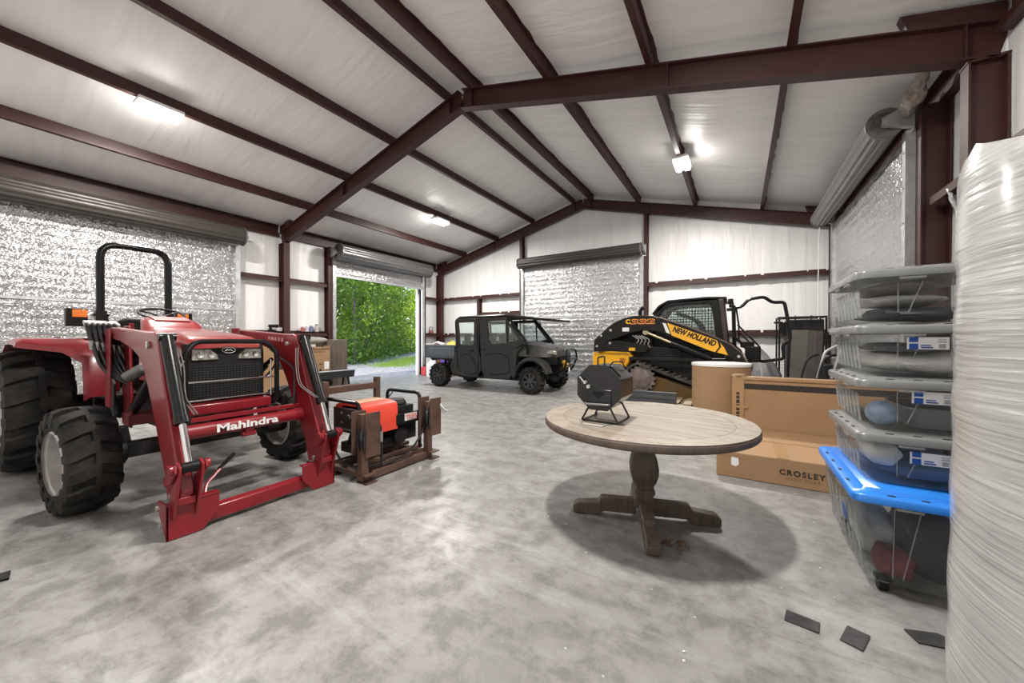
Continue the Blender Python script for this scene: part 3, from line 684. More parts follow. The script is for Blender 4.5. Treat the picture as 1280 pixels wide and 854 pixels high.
# loader
arm = [(-.46, 1.46), (-.42, 1.485), (.60, 1.425), (.76, 1.425), (.83, 1.40), (.86, 1.32), (.98, 1.00), (1.24, .42), (1.27, .33), (1.24, .25), (1.02, .22), (.97, .40), (.82, .66), (.64, .96), (.52, 1.13), (.40, 1.225), (.24, 1.285), (-.10, 1.35), (-.40, 1.38), (-.46, 1.40)]
def lettering_arm(par):
    pass
ARMY = .505
for s in (-1, 1):
    a_ = MB(); a_.prism(arm, s*(ARMY-.04), s*(ARMY+.04))
    ar = P('loader_arm', a_, M['red'], T, bevel=.010)
    pp = MB()
    for x, z, r_ in ((.66, 1.33, .026), (1.15, .40, .026), (1.13, .27, .024), (-.40, 1.435, .024)):
        pp.cyl((x, s*(ARMY-.055), z), (x, s*(ARMY+.055), z), r_*.8, 12); pp.cyl((x, s*(ARMY+.045), z), (x, s*(ARMY+.058), z), r_*1.15, 6)
    PE('pivot_pin', pp, M['galv'], ar, 2)
    # tilt cylinder in front of the arm
    yc = s*(ARMY); c0, c1, c2 = Vector((.80, yc, 1.36)), Vector((1.07, yc, .74)), Vector((1.22, yc, .47))
    off = Vector((.085, 0, .03)); c0 += off; c1 += off*1.4; c2 += off*1.1
    cy = MB(); cy.cyl(c0, c1, .042, 18); cy.lathe([(.048, 0), (.048, .05)], c1-(c1-c0).normalized()*.05, c1-c0, 18); cy.cyl(c0+Vector((0, -.05, 0)), c0+Vector((0, .05, 0)), .03, 12)
    cyl_ = P('tilt_cylinder', cy, M['black_gloss'], T)
    rd = MB(); rd.cyl(c1, c2, .022, 14); P('cylinder_rod', rd, M['chrome'], cyl_)
    ey = MB(); ey.cyl(c2+Vector((0, -.045, 0)), c2+Vector((0, .045, 0)), .036, 14); ey.cyl(c2-(c2-c1)*.1, c2, .03, 12); P('rod_eye', ey, M['black'], cyl_)
    hs = MB()
    for d_ in (.055, .075):
        hs.tube(arc([c0+Vector((.0, -s*d_, -.10)), c0+Vector((.03, -s*(d_+.02), -.25)), c0+Vector((.05, -s*(d_+.01), -.45)), c1+Vector((.03, -s*d_, .06))], .1), .0045, 6)
    PE('hydraulic_line', hs, M['steel_line'], cyl_)
    # linkage to the quick coupler
    lk = MB()
    for d_ in (-.062, .062):
        lk.prism([(1.22, .49), (1.31, .55), (1.36, .52), (1.35, .45), (1.24, .14), (1.16, .14)], yc+d_-.009, yc+d_+.009)
        lk.prism([(1.13, .42), (1.2, .45), (1.34, .54), (1.36, .49), (1.26, .40), (1.16, .36)], yc+d_*1.35-.008, yc+d_*1.35+.008)
    lk.cyl((1.31, yc-.10, .505), (1.31, yc+.10, .505), .022, 12); lk.box((1.24, yc, .26), (.05, .10, .05))
    for d_ in (-.1, .1): lk.cyl((1.31, yc+d_-.012, .505), (1.31, yc+d_+.012, .505), .034, 14)
    P('coupler_link', lk, M['red'], T, bevel=.004)
    # coupler plate
    pl = MB(); y0, y1 = yc-.115, yc+.115; inn = -s
    yo, yi = (yc+s*.10), (yc-s*.20)
    pl.prism([(yo, .24), (yi, .24), (yi, .12), (yi+s*.10, .005), (yo, .005)], 1.21, 1.225, 'x')
    pl.prism([(1.06, .25), (1.225, .25), (1.225, .005), (1.17, .05), (1.06, .2)], yo-s*.0, yo-s*.014)
    pl.prism([(1.08, .24), (1.22, .24), (1.22, .06), (1.10, .16)], yc-s*.075, yc-s*.088)
    pl.bar((1.20, yo, .245), (1.20, yi, .245), .06, .012)
    cpn = P('coupler_plate', pl, M['red'], T, bevel=.003)
    pb = MB()
    for zz, xx in ((.20, 1.08), (.10, 1.15)):
        pb.cyl((xx, yo+s*.012, zz), (xx, yo-s*.11, zz), .014, 10); pb.cyl((xx, yo, zz), (xx, yo+s*.014, zz), .019, 6)
    PE('coupler_pin', pb, M['galv'], cpn, 2)
    if s < 0:
        lv = MB(); y2 = yc - s*.14
        lv.tube(arc([(1.14, y2, .20), (1.08, y2-s*.02, .27), (.90, y2+(.26 if s < 0 else -.02), .40)], .05), .011, 8); P('locking_lever', lv, M['red'], T)
        gp = MB(); gp.tube([(.98, y2+(.145 if s < 0 else -.02), .342), (.885, y2+(.282 if s < 0 else -.02), .41)], .015, 8); P('lever_grip', gp, M['black'], T)
    # mounting tower and boom lift cylinder
    tw = MB(); tw.prism([(-.50, .55), (-.30, .55), (-.26, .9), (-.33, 1.50), (-.50, 1.50), (-.54, .9)], s*(ARMY-.055), s*(ARMY-.075)); tw.prism([(-.50, .75), (-.36, .75), (-.33, 1.47), (-.48, 1.47)], s*(ARMY+.05), s*(ARMY+.065)); tw.bar((-.40, s*.20, .62), (-.40, s*.46, .62), .22, .10)
    P('loader_tower', tw, M['red'], T, bevel=.006)
    lc = MB(); lc.cyl((-.36, s*.415, .70), (.30, s*.415, 1.10), .040, 16); lc.cyl((.30, s*.415, 1.10), (.42, s*.43, 1.17), .02, 12); P('lift_cylinder', lc, M['black_gloss'], T)
tb = MB(); tb.cyl((.90, -ARMY, .655), (.90, ARMY, .655), .055, 24); tb.bar((.845, -ARMY, .735), (.845, ARMY, .735), .05, .03)
for s in (-1, 1): tb.cyl((.90, s*.40, .655), (.90, s*.46, .655), .062, 24)
tb.box((.90, .02, .58), (.05, .06, .06)); tb.cyl((.90, -.03, .565), (.90, .07, .565), .025, 10)
tube_ = P('torque_tube', tb, M['red'], T)
xb = MB(); xb.prism([(1.10, .03), (1.19, .03), (1.19, .13), (1.14, .145), (1.10, .13)], -.42, .42); P('coupler_crossbar', xb, M['red'], T, bevel=.01)
text('Mahindra', .46, M['white'], tube_, (.957, -.225, .628), (0, 1, 0), (0, 0, 1), height=.064, bold=.032)
text('LOADER', .20, solid('pale_decal', (.62, .40, .38), .5), T, (.24, ARMY-.0408, 1.355), (1, 0, 0), (-.06, 0, 1), name='arm_lettering', height=.035, bold=.02) if False else None
dc = MB()
for k, w_ in enumerate((.045, .05, .035, .03, .03)): dc.box((.30+k*.065, ARMY-.0412, 1.385-.004*k), (w_, .002, .036))
P('arm_lettering', dc, solid('pale_decal', (.62, .40, .38), .5), T, smooth=0)
# joystick valve with its bundle of hoses on the near side
vb = MB(); vb.box((-.70, -.55, 1.52), (.16, .22, .03), ry=.25); P('valve_plate', vb, M['silver'], T, bevel=.004)
jy = MB(); jy.tube([(-.74, -.50, 1.53), (-.78, -.50, 1.60)], .008, 6); jy.ball((-.78, -.50, 1.61), .018, 8, 6); P('joystick', jy, M['black'], T)
for k in range(6):
    y = -.64+.035*k
    hz = MB(); hz.tube(arc([(-.70, y, 1.50), (-.56, y-.03, 1.52), (-.50, y-.01, 1.36-.01*k), (-.46, y+.05, 1.08), (-.34, -.34, .86)], .12, 6), .017, 8); hb = P('hydraulic_hose', hz, M['rubber_clean'], T)
    ft = MB(); ft.cyl((-.66, y-.015, 1.503), (-.58, y-.025, 1.512), .019, 10); ft.cyl((-.50, y-.012, 1.36-.01*k), (-.498, y-.005, 1.28-.01*k), .0185, 10); PE('hose_fitting', ft, M['steel_line'], hb)
mf = MB(); mf.lathe([(.02, 0), (.05, .012), (.052, .20), (.04, .215), (.02, .22)], (-.30, -.47, 1.02), (.75, .45, .45), 18); P('muffler', mf, solid('worn_grey', (.17, .165, .155), .5, .3, .2, 20), T)
sp_ = MB(); sp_.prism([(-.62, .62), (-.50, .62), (-.48, .95), (-.56, 1.02), (-.62, .95)], -.50, -.515); P('step_plate', sp_, M['darkgrey'], T, bevel=.004)
for s in (-1,):
    hh = MB(); hh.tube(arc([(.6, .33, 1.28), (.62, .42, 1.20), (.4, .40, 1.0), (.2, .3, .9)], .1), .010, 6); hh.tube(arc([(.72, .36, 1.2), (.80, .46, 1.1), (.78, .47, .9), (.86, .42, .72)], .12), .010, 6); hh.tube(arc([(.72, -.36, 1.2), (.80, -.44, 1.1), (.78, -.45, .9), (.86, -.42, .72)], .12), .010, 6); PE('loader_hose', hh, M['rubber_clean'], T)

# ------------------------------------------------------------------ grey utility vehicle
M['utv_grey'] = solid('satin_grey_bodywork', (.034, .034, .033), .36, .1, .08, 4, spec=.35)
M['utv_panel'] = solid('dark_grey_panel', (.030, .030, .0295), .5, 0, .1, 5, spec=.25)
M['rim_grey'] = solid('rim_grey', (.085, .085, .088), .35, .5)
M['blue_grey'] = solid('weathered_blue_grey', (.10, .115, .13), .5, 0, .15, 6)
U = thing('utility_vehicle', 'dark grey four-door utility vehicle parked across the back', 'utility vehicle', (-5.9, 8.72, 0))
for x in (1.52, -1.53):
    for s in (-1, 1): wheel(U, x, s*.70, .345, .26, .195, 16, .028, 'knob', s, spoke_rim_mb, M['rim_grey'], 0)
def frame_poly(mb, outer, inner, a, b):
    """plate with a window in it, extruded along y"""
    n = len(outer)
    for t in (a, b):
        pass
    vs = [(p[0], t, p[1]) for t in (a, b) for ring in (outer, inner) for p in ring]
    fs = []
    for i in range(n):
        j = (i+1) % n
        fs += [(i, j, n+j, n+i), (2*n+i, 3*n+i, 3*n+j, 2*n+j), (i, 2*n+i, 2*n+j, j), (n+i, n+j, 3*n+j, 3*n+i)]
    mb.add(vs, fs)
ch = MB(); ch.box((0, 0, .36), (3.0, .60, .12)); ch.box((1.55, 0, .42), (.5, .9, .10)); ch.box((-1.5, 0, .42), (.5, .9, .10))
for x in (1.52, -1.53): ch.cyl((x, -.62, .345), (x, .62, .345), .045, 12); [ch.tube([(x-.15, s*.3, .8), (x+.05, s*.58, .36)], .035, 10) for s in (-1, 1)]
ch.box((.1, 0, .33), (2.0, 1.3, .06)); ch.box((-1.2, 0, .6), (.7, .7, .3)); P('chassis', ch, M['engine'], U, bevel=.01)
for s in (-1, 1):
    y = s*.80
    d = MB(); frame_poly(d, [(-.84, 1.93), (-.13, 1.93), (-.12, 1.60), (-.12, 1.18), (.0, .86), (.01, .56), (-.10, .34), (-.48, .34), (-.66, .75), (-.78, 1.15)], [(-.76, 1.83), (-.22, 1.83), (-.22, 1.6), (-.24, 1.24), (-.26, 1.22), (-.4, 1.21), (-.5, 1.205), (-.6, 1.2), (-.66, 1.22), (-.71, 1.25)], y, y-s*.035)
    door = P('door', d, M['utv_panel'], U, bevel=.008)
    wn = MB(); wn.prism([(-.77, 1.84), (-.21, 1.84), (-.23, 1.2), (-.72, 1.2)], y-s*.014, y-s*.020); P('window_pane', wn, M['glass'], door, smooth=0)
    rb = MB(); rb.tube(arc([(-.62, y+s*.004, .93), (-.36, y+s*.004, .98), (-.12, y+s*.004, .58), (-.16, y+s*.004, .42), (-.42, y+s*.004, .40)], .06), .010, 6); rb.box((-.30, y+s*.012, 1.06), (.12, .025, .04)); P('door_handle', rb, M['black'], door)
    d = MB(); frame_poly(d, [(-.03, 1.93), (.78, 1.93), (1.06, 1.62), (1.36, 1.29), (1.04, 1.08), (1.01, .47), (.88, .33), (.12, .33), (.04, .56), (.0, 1.2)], [(.23, 1.85), (.78, 1.85), (.98, 1.62), (1.20, 1.36), (.96, 1.30), (.82, 1.27), (.6, 1.25), (.38, 1.24), (.30, 1.3), (.24, 1.5)], y, y-s*.035)
    door = P('door', d, M['utv_panel'], U, bevel=.008)
    wn = MB(); wn.prism([(.22, 1.86), (.79, 1.86), (1.21, 1.36), (.8, 1.25), (.34, 1.23)], y-s*.014, y-s*.020); P('window_pane', wn, M['glass'], door, smooth=0)
    rb = MB(); rb.bar((.84, y, 1.85), (.87, y, 1.28), .03, .03); rb.tube(arc([(.15, y+s*.004, .95), (.55, y+s*.004, 1.02), (.90, y+s*.004, .92), (.92, y+s*.004, .5), (.30, y+s*.004, .42)], .08), .010, 6); rb.box((.10, y+s*.012, 1.10), (.12, .025, .04)); P('door_handle', rb, M['black'], door)
    # cab tubes
    tb = MB(); tb.tube(arc([(-.80, s*.78, .55), (-.88, s*.76, 1.90), (-.78, s*.72, 1.965), (.80, s*.72, 1.985), (1.42, s*.76, 1.27), (1.40, s*.70, 1.0)], .08), .035, 10); tb.tube([(-.08, s*.79, .4), (-.08, s*.75, 1.95)], .035, 10); P('cab_frame', tb, M['black_gloss'], U)
    # flares over the wheels
    fe = MB()
    for xc, zc, a0, a1 in ((1.52, .40, 15, 175), ):
        rings = []
        for k in range(13):
            a = radians(a0+(a1-a0)*k/12); c, s_ = cos(a), sin(a)
            rings.append([(xc+c*.44, s*.52, zc+s_*.46), (xc+c*.43, s*.79, zc+s_*.43), (xc+c*.46, s*.81, zc+s_*.46), (xc+c*.49, s*.78, zc+s_*.52), (xc+c*.50, s*.52, zc+s_*.55)])
        fe.loft(rings)
    P('front_fender', fe, M['utv_panel'], U, smooth=45)
    fr = MB(); fr.prism([(1.04, .36), (1.10, .62), (1.13, 1.02), (1.30, 1.20), (1.02, 1.10), (.98, .40)], s*.62, s*.80); fr.prism([(-.78, 1.15), (-.50, .34), (-1.02, .40), (-1.10, .60), (-.92, .95)], s*.60, s*.79); PE('side_panel', fr, M['utv_grey'], U, 1, bevel=.02)
rf = MB(); rf.loft([[(-.93, -.66, 1.93), (-.93, .66, 1.93), (-.93, .66, 1.95), (-.93, -.66, 1.95)], [(-.86, -.74, 1.95), (-.86, .74, 1.95), (-.80, .70, 2.01), (-.80, -.70, 2.01)], [(.5, -.75, 1.97), (.5, .75, 1.97), (.5, .70, 2.04), (.5, -.70, 2.04)], [(.85, -.74, 1.96), (.85, .74, 1.96), (.82, .68, 2.02), (.82, -.68, 2.02)]]); P('roof', rf, M['utv_panel'], U, bevel=.01)
ws = MB(); ws.bar((.86, 0, 1.945), (1.95, 0, 1.845), 1.22, .012); wsp = P('raised_windshield', ws, M['tint'], U, smooth=0)
wf = MB()
for s in (-1, 1): wf.bar((.84, s*.61, 1.95), (1.96, s*.61, 1.85), .04, .05)
wf.bar((1.96, -.62, 1.85), (1.96, .62, 1.85), .04, .045); wf.tube([(1.05, .55, 1.9), (1.30, .5, 1.45)], .008, 6); wf.tube([(1.5, -.2, 1.88), (1.52, -.2, 1.60)], .008, 6); P('windshield_frame', wf, M['black'], wsp)
rm = MB(); rm.box((.95, -.05, 1.86), (.03, .22, .07)); P('rear_view_mirror', rm, M['black'], U, bevel=.01)
hd = MB()
hd.loft([[(1.02, -.74, .95), (1.02, .74, .95), (1.02, .70, 1.25), (1.02, 0, 1.30), (1.02, -.70, 1.25)], [(1.45, -.70, .93), (1.45, .70, .93), (1.45, .62, 1.24), (1.45, 0, 1.30), (1.45, -.62, 1.24)], [(1.85, -.60, .92), (1.85, .60, .92), (1.85, .50, 1.17), (1.85, 0, 1.22), (1.85, -.50, 1.17)], [(2.10, -.42, .93), (2.10, .42, .93), (2.08, .36, 1.07), (2.08, 0, 1.11), (2.08, -.36, 1.07)]])
hood_u = P('hood', hd, M['utv_grey'], U, smooth=30)
for s in (-1, 1):
    l = MB(); l.prism([(s*.20, 1.04), (s*.50, 1.10), (s*.56, 1.02), (s*.50, .97), (s*.22, .97)], 1.86, 2.06, 'x'); P('headlight', l, M['lens'], hood_u, bevel=.015)
    rbb = MB(); rbb.bar((1.2, s*.3, 1.285), (2.0, s*.2, 1.13), .05, .02); P('hood_ridge', rbb, M['black'], hood_u, bevel=.006)
gr = MB(); gr.box((2.06, 0, .84), (.10, .56, .22)); gr.prism([(1.75, .35), (2.0, .45), (2.12, .75), (1.7, .8)], -.22, .22); gr.box((2.0, 0, .55), (.08, .4, .3)); gr.prism([(1.5, .70), (2.05, .74), (2.06, .95), (1.5, .95)], -.52, .52); P('front_fascia', gr, M['black'], U, bevel=.015)
bp = MB()
for s in (-1, 1): bp.tube(arc([(1.9, s*.22, .42), (2.20, s*.26, .62), (2.30, s*.32, .88), (2.27, s*.30, 1.10), (2.24, 0, 1.12)], .06), .026, 10)
bp.tube([(2.30, -.32, .88), (2.30, .32, .88)], .024, 10); bp.tube([(2.25, -.28, .72), (2.25, .28, .72)], .02, 8); P('bull_bar', bp, M['black_gloss'], U)
wc = MB(); wc.cyl((2.12, -.1, .70), (2.12, .1, .70), .06, 14); wc.box((2.18, -.24, .80), (.05, .10, .08)); P('winch', wc, solid('yellow_plastic', (.75, .42, .02), .4), U, bevel=.01)
tg = MB(); tg.box((2.22, .0, .60), (.02, .06, .12)); P('winch_hook', tg, M['white'], U, bevel=.004)
bd = MB()
for s in (-1, 1): bd.b2((-2.10, s*.76, .84), (-.90, s*.71, 1.18)); bd.tube([(-2.10, s*.74, 1.19), (-.90, s*.74, 1.19)], .02, 8); bd.box((-1.5, s*.765, 1.01), (.9, .02, .2))
bd.b2((-2.10, -.76, .82), (-.90, .76, .87)); bd.b2((-2.12, -.76, .84), (-2.07, .76, 1.18)); bd.b2((-.95, -.76, .84), (-.90, .76, 1.2)); P('cargo_bed', bd, M['blue_grey'], U, bevel=.015)
it = MB()
for x in (-.45, .45):
    it.box((x, 0, .78), (.5, 1.3, .14)); it.box((x-.25, 0, 1.08), (.12, 1.3, .5), ry=-.12)
    for y in (-.42, .02, .42): it.box((x-.29, y, 1.42), (.08, .26, .20))
P('bench_seat', it, M['black'], U, bevel=.04)
dsb = MB(); dsb.box((1.0, 0, 1.12), (.25, 1.36, .25)); P('dashboard', dsb, M['black'], U, bevel=.03)
swu = MB(); swu.tube([(.74+.05*cos(k*pi/12)*.6, -.38+.18*sin(k*pi/12), 1.24+.18*cos(k*pi/12)*.9) for k in range(24)], .015, 8, closed=True); swu.cyl((.74, -.38, 1.24), (.95, -.38, 1.15), .02, 8); P('steering_wheel', swu, M['black'], U)
mudg = MB(); mudg.prism([(-1.95, .85), (-1.05, .85), (-1.0, .72), (-1.25, .74), (-1.53, .80), (-1.85, .74)], -.72, .72); P('wheel_arch', mudg, M['black'], U, bevel=.01)
# load in the bed
tb = MB(); tb.ball((0, 0, .17), .20, 16, 10, (.95, .9, .84)); tb.tube([(-.12, 0, .31), (0, 0, .37), (.12, 0, .31)], .012, 6); tag(P('soft_bag', tb, solid('yellow_bag', (.80, .55, .02), .5, 0, .15, 14), None, loc=(-7.22, 8.30, .95)), 'yellow soft bag at the front of the utility vehicle bed', 'bag')
hl_ = MB(); hl_.ball((0, 0, .19), .17, 16, 10, (1.1, .9, 1.05)); hl_.box((.1, 0, .03), (.2, .2, .02)); hm = thing('dark_bundle', 'dark brown bundle at the tail of the utility vehicle bed', 'bundle', (-7.86, 8.35, .90)); P('cloth_roll', hl_, solid('brown_cloth', (.10, .055, .04), .8, 0, .3, 12), hm)
sv = MB(); sv.tube(arc([(-.15, 0, .30), (.0, .02, .37), (.15, 0, .33), (.30, -.02, .30)], .06), .045, 8); P('strap', sv, M['white'], hm)

# ------------------------------------------------------------------ compact track loader
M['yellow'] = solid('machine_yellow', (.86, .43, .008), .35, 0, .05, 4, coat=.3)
M['mblack'] = solid('machine_black', (.013, .0125, .012), .45, 0, .15, 5, spec=.22)
M['dusty'] = solid('dusty_rubber', (.05, .047, .043), .75, 0, .3, 10, spec=.2, dirt=(.26, .23, .20), dirt_amt=.6)
M['rust'] = solid('worn_rust_steel', (.13, .085, .065), .6, .2, .3, 9)
S = thing('compact_track_loader', 'yellow and black compact track loader with open cab door by the back wall', 'track loader', (-1.1, 7.75, 0))
outer = [(-1.27, 1.14), (-1.26, 1.36), (-1.13, 1.48), (-.98, 1.61), (-.86, 1.69), (-.70, 1.755), (-.55, 1.79), (-.35, 1.80), (-.20, 1.785), (-.07, 1.745), (.38, 1.58), (.78, 1.40), (1.01, 1.28), (1.13, 1.16), (1.20, 1.02), (1.24, .90), (1.24, .72), (1.12, .70), (1.10, .90), (1.02, 1.04), (.92, 1.12), (.12, 1.43), (-.07, 1.50), (-.35, 1.53), (-.55, 1.49), (-.80, 1.40), (-1.0, 1.34), (-1.05, 1.28), (-1.10, 1.14)]
for s in (-1, 1):
    y0, y1 = s*.95, s*.80
    a = MB(); a.prism(outer, y0, y1); am = P('lift_arm', a, M['mblack'], S, bevel=.014)
    ed = MB(); ed.tube([(p[0], y0, p[1]) for p in outer[9:16]], .012, 6); P('edge_trim', ed, M['rust'], am)
    if s < 0:
        st = MB(); st.prism([(.045, 1.655), (.82, 1.345), (.90, 1.24), (.955, 1.115), (.70, 1.185), (.115, 1.44)], y0, y0-.004); P('yellow_stripe', st, M['yellow'], am, smooth=0)
        wt = MB(); wt.prism([(-.03, 1.66), (.025, 1.645), (.095, 1.46), (.03, 1.49)], y0, y0-.004); P('white_stripe', wt, M['white'], am, smooth=0)
        ck = MB(); ck.prism([(.80, 1.36), (.835, 1.345), (.86, 1.25), (.80, 1.16), (.775, 1.165), (.83, 1.25)], y0-.004, y0-.006); P('black_chevron', ck, M['mblack'], am, smooth=0)
        t = text('NEW HOLLAND', .69, M['mblack'], am, (.125, y0-.005, 1.505), (.93, 0, -.37), (.37, 0, .93), height=.10, bold=.05, shear=.12)
        text('C', .085, M['yellow'], am, (-.665, y0-.001, 1.652), (1, 0, 0), (0, 0, 1), height=.082, bold=.05)
        text('332', .43, solid('digit_outline', (.90, .36, .03), .5), am, (-.585, y0-.001, 1.642), (1, 0, 0), (0, 0, 1), height=.094, bold=.055, shear=.15)
        text('332', .40, solid('digit_red', (.20, .022, .012), .5), am, (-.568, y0-.003, 1.654), (1, 0, 0), (0, 0, 1), height=.070, bold=.012, shear=.15)
        pins = MB()
        for x, z in ((-1.12, 1.44), (-1.2, 1.24), (-.94, 1.54), (1.10, 1.10), (1.16, .92), (-.95, 1.30)): pins.cyl((x, y0, z), (x, y0-.012, z), .022, 12)
        PE('pivot_pin', pins, M['galv'], am)
    # rear link, lift cylinder and hoses under the arm
    lk = MB(); lk.prism([(-1.27, 1.17), (-1.17, 1.30), (-.95, 1.345), (-.75, 1.345), (-.52, 1.31), (-.32, 1.26), (-.27, 1.20), (-.30, 1.14), (-.42, 1.13), (-1.25, 1.15)], s*.94, s*.86); lkm = P('lift_link', lk, M['mblack'], S, bevel=.012)
    for (x, z), (w_, h_), mm in (((-.66, 1.55), (.12, .07), 'white'), ((-.55, 1.19), (.11, .055), 'yellow')):
        q = MB(); q.box((x, s*(.952 if mm == 'white' else .942), z), (w_, .004, h_)); P('safety_decal', q, M[mm], lkm, smooth=0)
    cy = MB(); cy.cyl((.10, s*.885, 1.31), (.70, s*.885, 1.06), .066, 20); cy.cyl((.22, s*.91, 1.18), (.24, s*.91, 1.05), .02, 8); c_ = P('lift_cylinder', cy, M['black_gloss'], S)
    rd = MB(); rd.cyl((-.32, s*.885, 1.50), (.15, s*.885, 1.29), .026, 14); rd.cyl((-.32, s*.85, 1.50), (-.32, s*.92, 1.50), .05, 14); P('cylinder_rod', rd, solid('greased_rod', (.45, .38, .25), .3, .7), c_)
    ho = MB()
    for k in range(4): ho.tube(arc([(-.55+.05*k, s*.90, 1.44), (-.42+.06*k, s*.92, 1.36), (-.50+.07*k, s*.90, 1.28), (-.40+.05*k, s*.86, 1.22)], .05), .010, 6)
    P('hydraulic_hose', ho, M['galv'] if s < 0 else M['rubber_clean'], S)
    # side frame above the track
    sf = MB(); sf.b2((-.62, s*.86, .99), (.86, s*.90, 1.05)); sf.prism([(-.60, .98), (1.10, .98), (1.16, .62), (.70, .5), (-.1, .86), (-.6, .95)], s*.60, s*.63); sf.prism([(-.55, 1.05), (.95, 1.05), (.80, 1.14), (-.30, 1.24), (-.55, 1.15)], s*.70, s*.74); P('side_frame', sf, M['mblack'], S, bevel=.008)
    # track: outline of the belt around sprocket, idler and front roller
    path = []
    for k in range(9): a = radians(100 + 150*k/8); path.append((-.40+.30*cos(a), .66+.30*sin(a)))
    for k in range(5): path.append((-1.02+.0+.18*cos(radians(150+120*k/4)), .19+.18*sin(radians(150+120*k/4)))) if k else path.append((-1.02+.18*cos(radians(150)), .19+.18*sin(radians(150))))
    for k in range(7): a = radians(-90+160*k/6); path.append((.98+.21*cos(a), .22+.21*sin(a)))
    def dens(pp, step):
        out = []
        for i in range(len(pp)):
            a, b = Vector((*pp[i], 0)), Vector((*pp[(i+1) % len(pp)], 0)); n = max(1, int((b-a).length/step))
            out += [a.lerp(b, k/n) for k in range(n)]
        return out
    pts = dens(path, .05); n = len(pts); bt = MB(); rings = []; W0, W1 = s*.95, s*.62
    nor = []
    cx_, cz_ = sum(p.x for p in pts)/n, sum(p.y for p in pts)/n
    for i in range(n):
        t_ = (pts[(i+1) % n]-pts[i-1]); nn = Vector((-t_.y, t_.x, 0)).normalized()
        if nn.dot(Vector((pts[i].x-cx_, pts[i].y-cz_, 0))) < 0: nn = -nn
        nor.append(nn); q = pts[i]; r = q - nn*.035
        rings.append([(q.x, W0, q.y), (q.x, W1, q.y), (r.x, W1, r.y), (r.x, W0, r.y)])
    rings.append(rings[0]); bt.loft(rings, caps=False)
    for i in range(0, n, 2):
        q, nn = pts[i], nor[i]; t_ = (pts[(i+1) % n]-pts[i-1]).normalized(); e_ = t_*.020
        for w0, w1 in ((W0, s*.80), (s*.77, W1)):
            bt.add([(q.x-e_.x+nn.x*z, w, q.y-e_.y+nn.y*z) for w in (w0, w1) for z in (-.002, .026)] + [(q.x+e_.x+nn.x*z, w, q.y+e_.y+nn.y*z) for w in (w0, w1) for z in (-.002, .026)], [(0,1,3,2), (4,6,7,5), (0,4,5,1), (2,3,7,6), (0,2,6,4), (1,5,7,3)])
    P('rubber_track', bt, M['dusty'], S, smooth=30)
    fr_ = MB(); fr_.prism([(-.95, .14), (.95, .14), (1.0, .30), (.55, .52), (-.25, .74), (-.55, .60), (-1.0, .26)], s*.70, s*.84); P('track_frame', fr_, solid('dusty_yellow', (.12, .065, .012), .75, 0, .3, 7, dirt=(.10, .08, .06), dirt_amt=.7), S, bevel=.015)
    spk = MB(); nt_ = 16; rings = []
    ol = []
    for k in range(nt_*4):
        a = 2*pi*k/(nt_*4); rr_ = (.255 if k % 4 in (0, 1) else .215); ol.append((-.40+rr_*cos(a), .66+rr_*sin(a)))
    spk.prism(ol, s*.86, s*.90); spk.lathe([(.17, 0), (.17, .04), (.12, .055), (.004, .055)], (-.40, s*.88, .66), (0, s, 0), 24); P('drive_sprocket', spk, solid('sprocket_steel', (.17, .14, .125), .55, .3, .3, 12), S, smooth=30)
    for x in (-1.02, -.6, -.2, .2, .6, .98):
        r_ = .13 if abs(x) > .9 else .09
        ro = MB(); ro.lathe([(.004, -.11), (r_, -.11), (r_, .11), (.05, .115), (.004, .12)], (x, s*.80, .055+r_+.035 if abs(x) < .9 else .20), (0, s, 0), 18); P('track_roller', ro, M['rust'], S)
# engine house at the rear
eh = MB(); eh.prism([(-1.33, .62), (-1.33, 1.12), (-.66, 1.15), (-.56, 1.05), (-.74, .78), (-.80, .62)], -.84, .84); rearb = P('rear_bumper', eh, M['yellow'], S, bevel=.03)
hk = MB(); hk.b2((-.80, -.852, .93), (-.70, -.838, 1.02)); P('corner_reflector', hk, solid('amber_reflector', (.42, .14, .02), .3), rearb, bevel=.004)
hk = MB(); hk.box((-1.0, -.843, .72), (.4, .008, .02)); P('bumper_slot', hk, M['mblack'], rearb)
lid_ = MB(); lid_.prism([(-1.28, 1.10), (-1.24, 1.42), (-.95, 1.62), (-.30, 1.62), (-.2, 1.0), (-1.2, 1.0)], -.66, .66); P('engine_cover', lid_, M['mblack'], S, bevel=.03)
bl = MB(); bl.box((-.15, 0, .80), (1.6, 1.16, .5)); bl.box((.75, 0, .75), (.7, 1.1, .4)); P('main_frame', bl, M['mblack'], S, bevel=.02)
mu = MB(); mu.tube(arc([(-.50, -.52, 1.6), (-.50, -.52, 1.92), (-.44, -.52, 1.98)], .05), .035, 12); P('exhaust_stack', mu, M['black'], S)
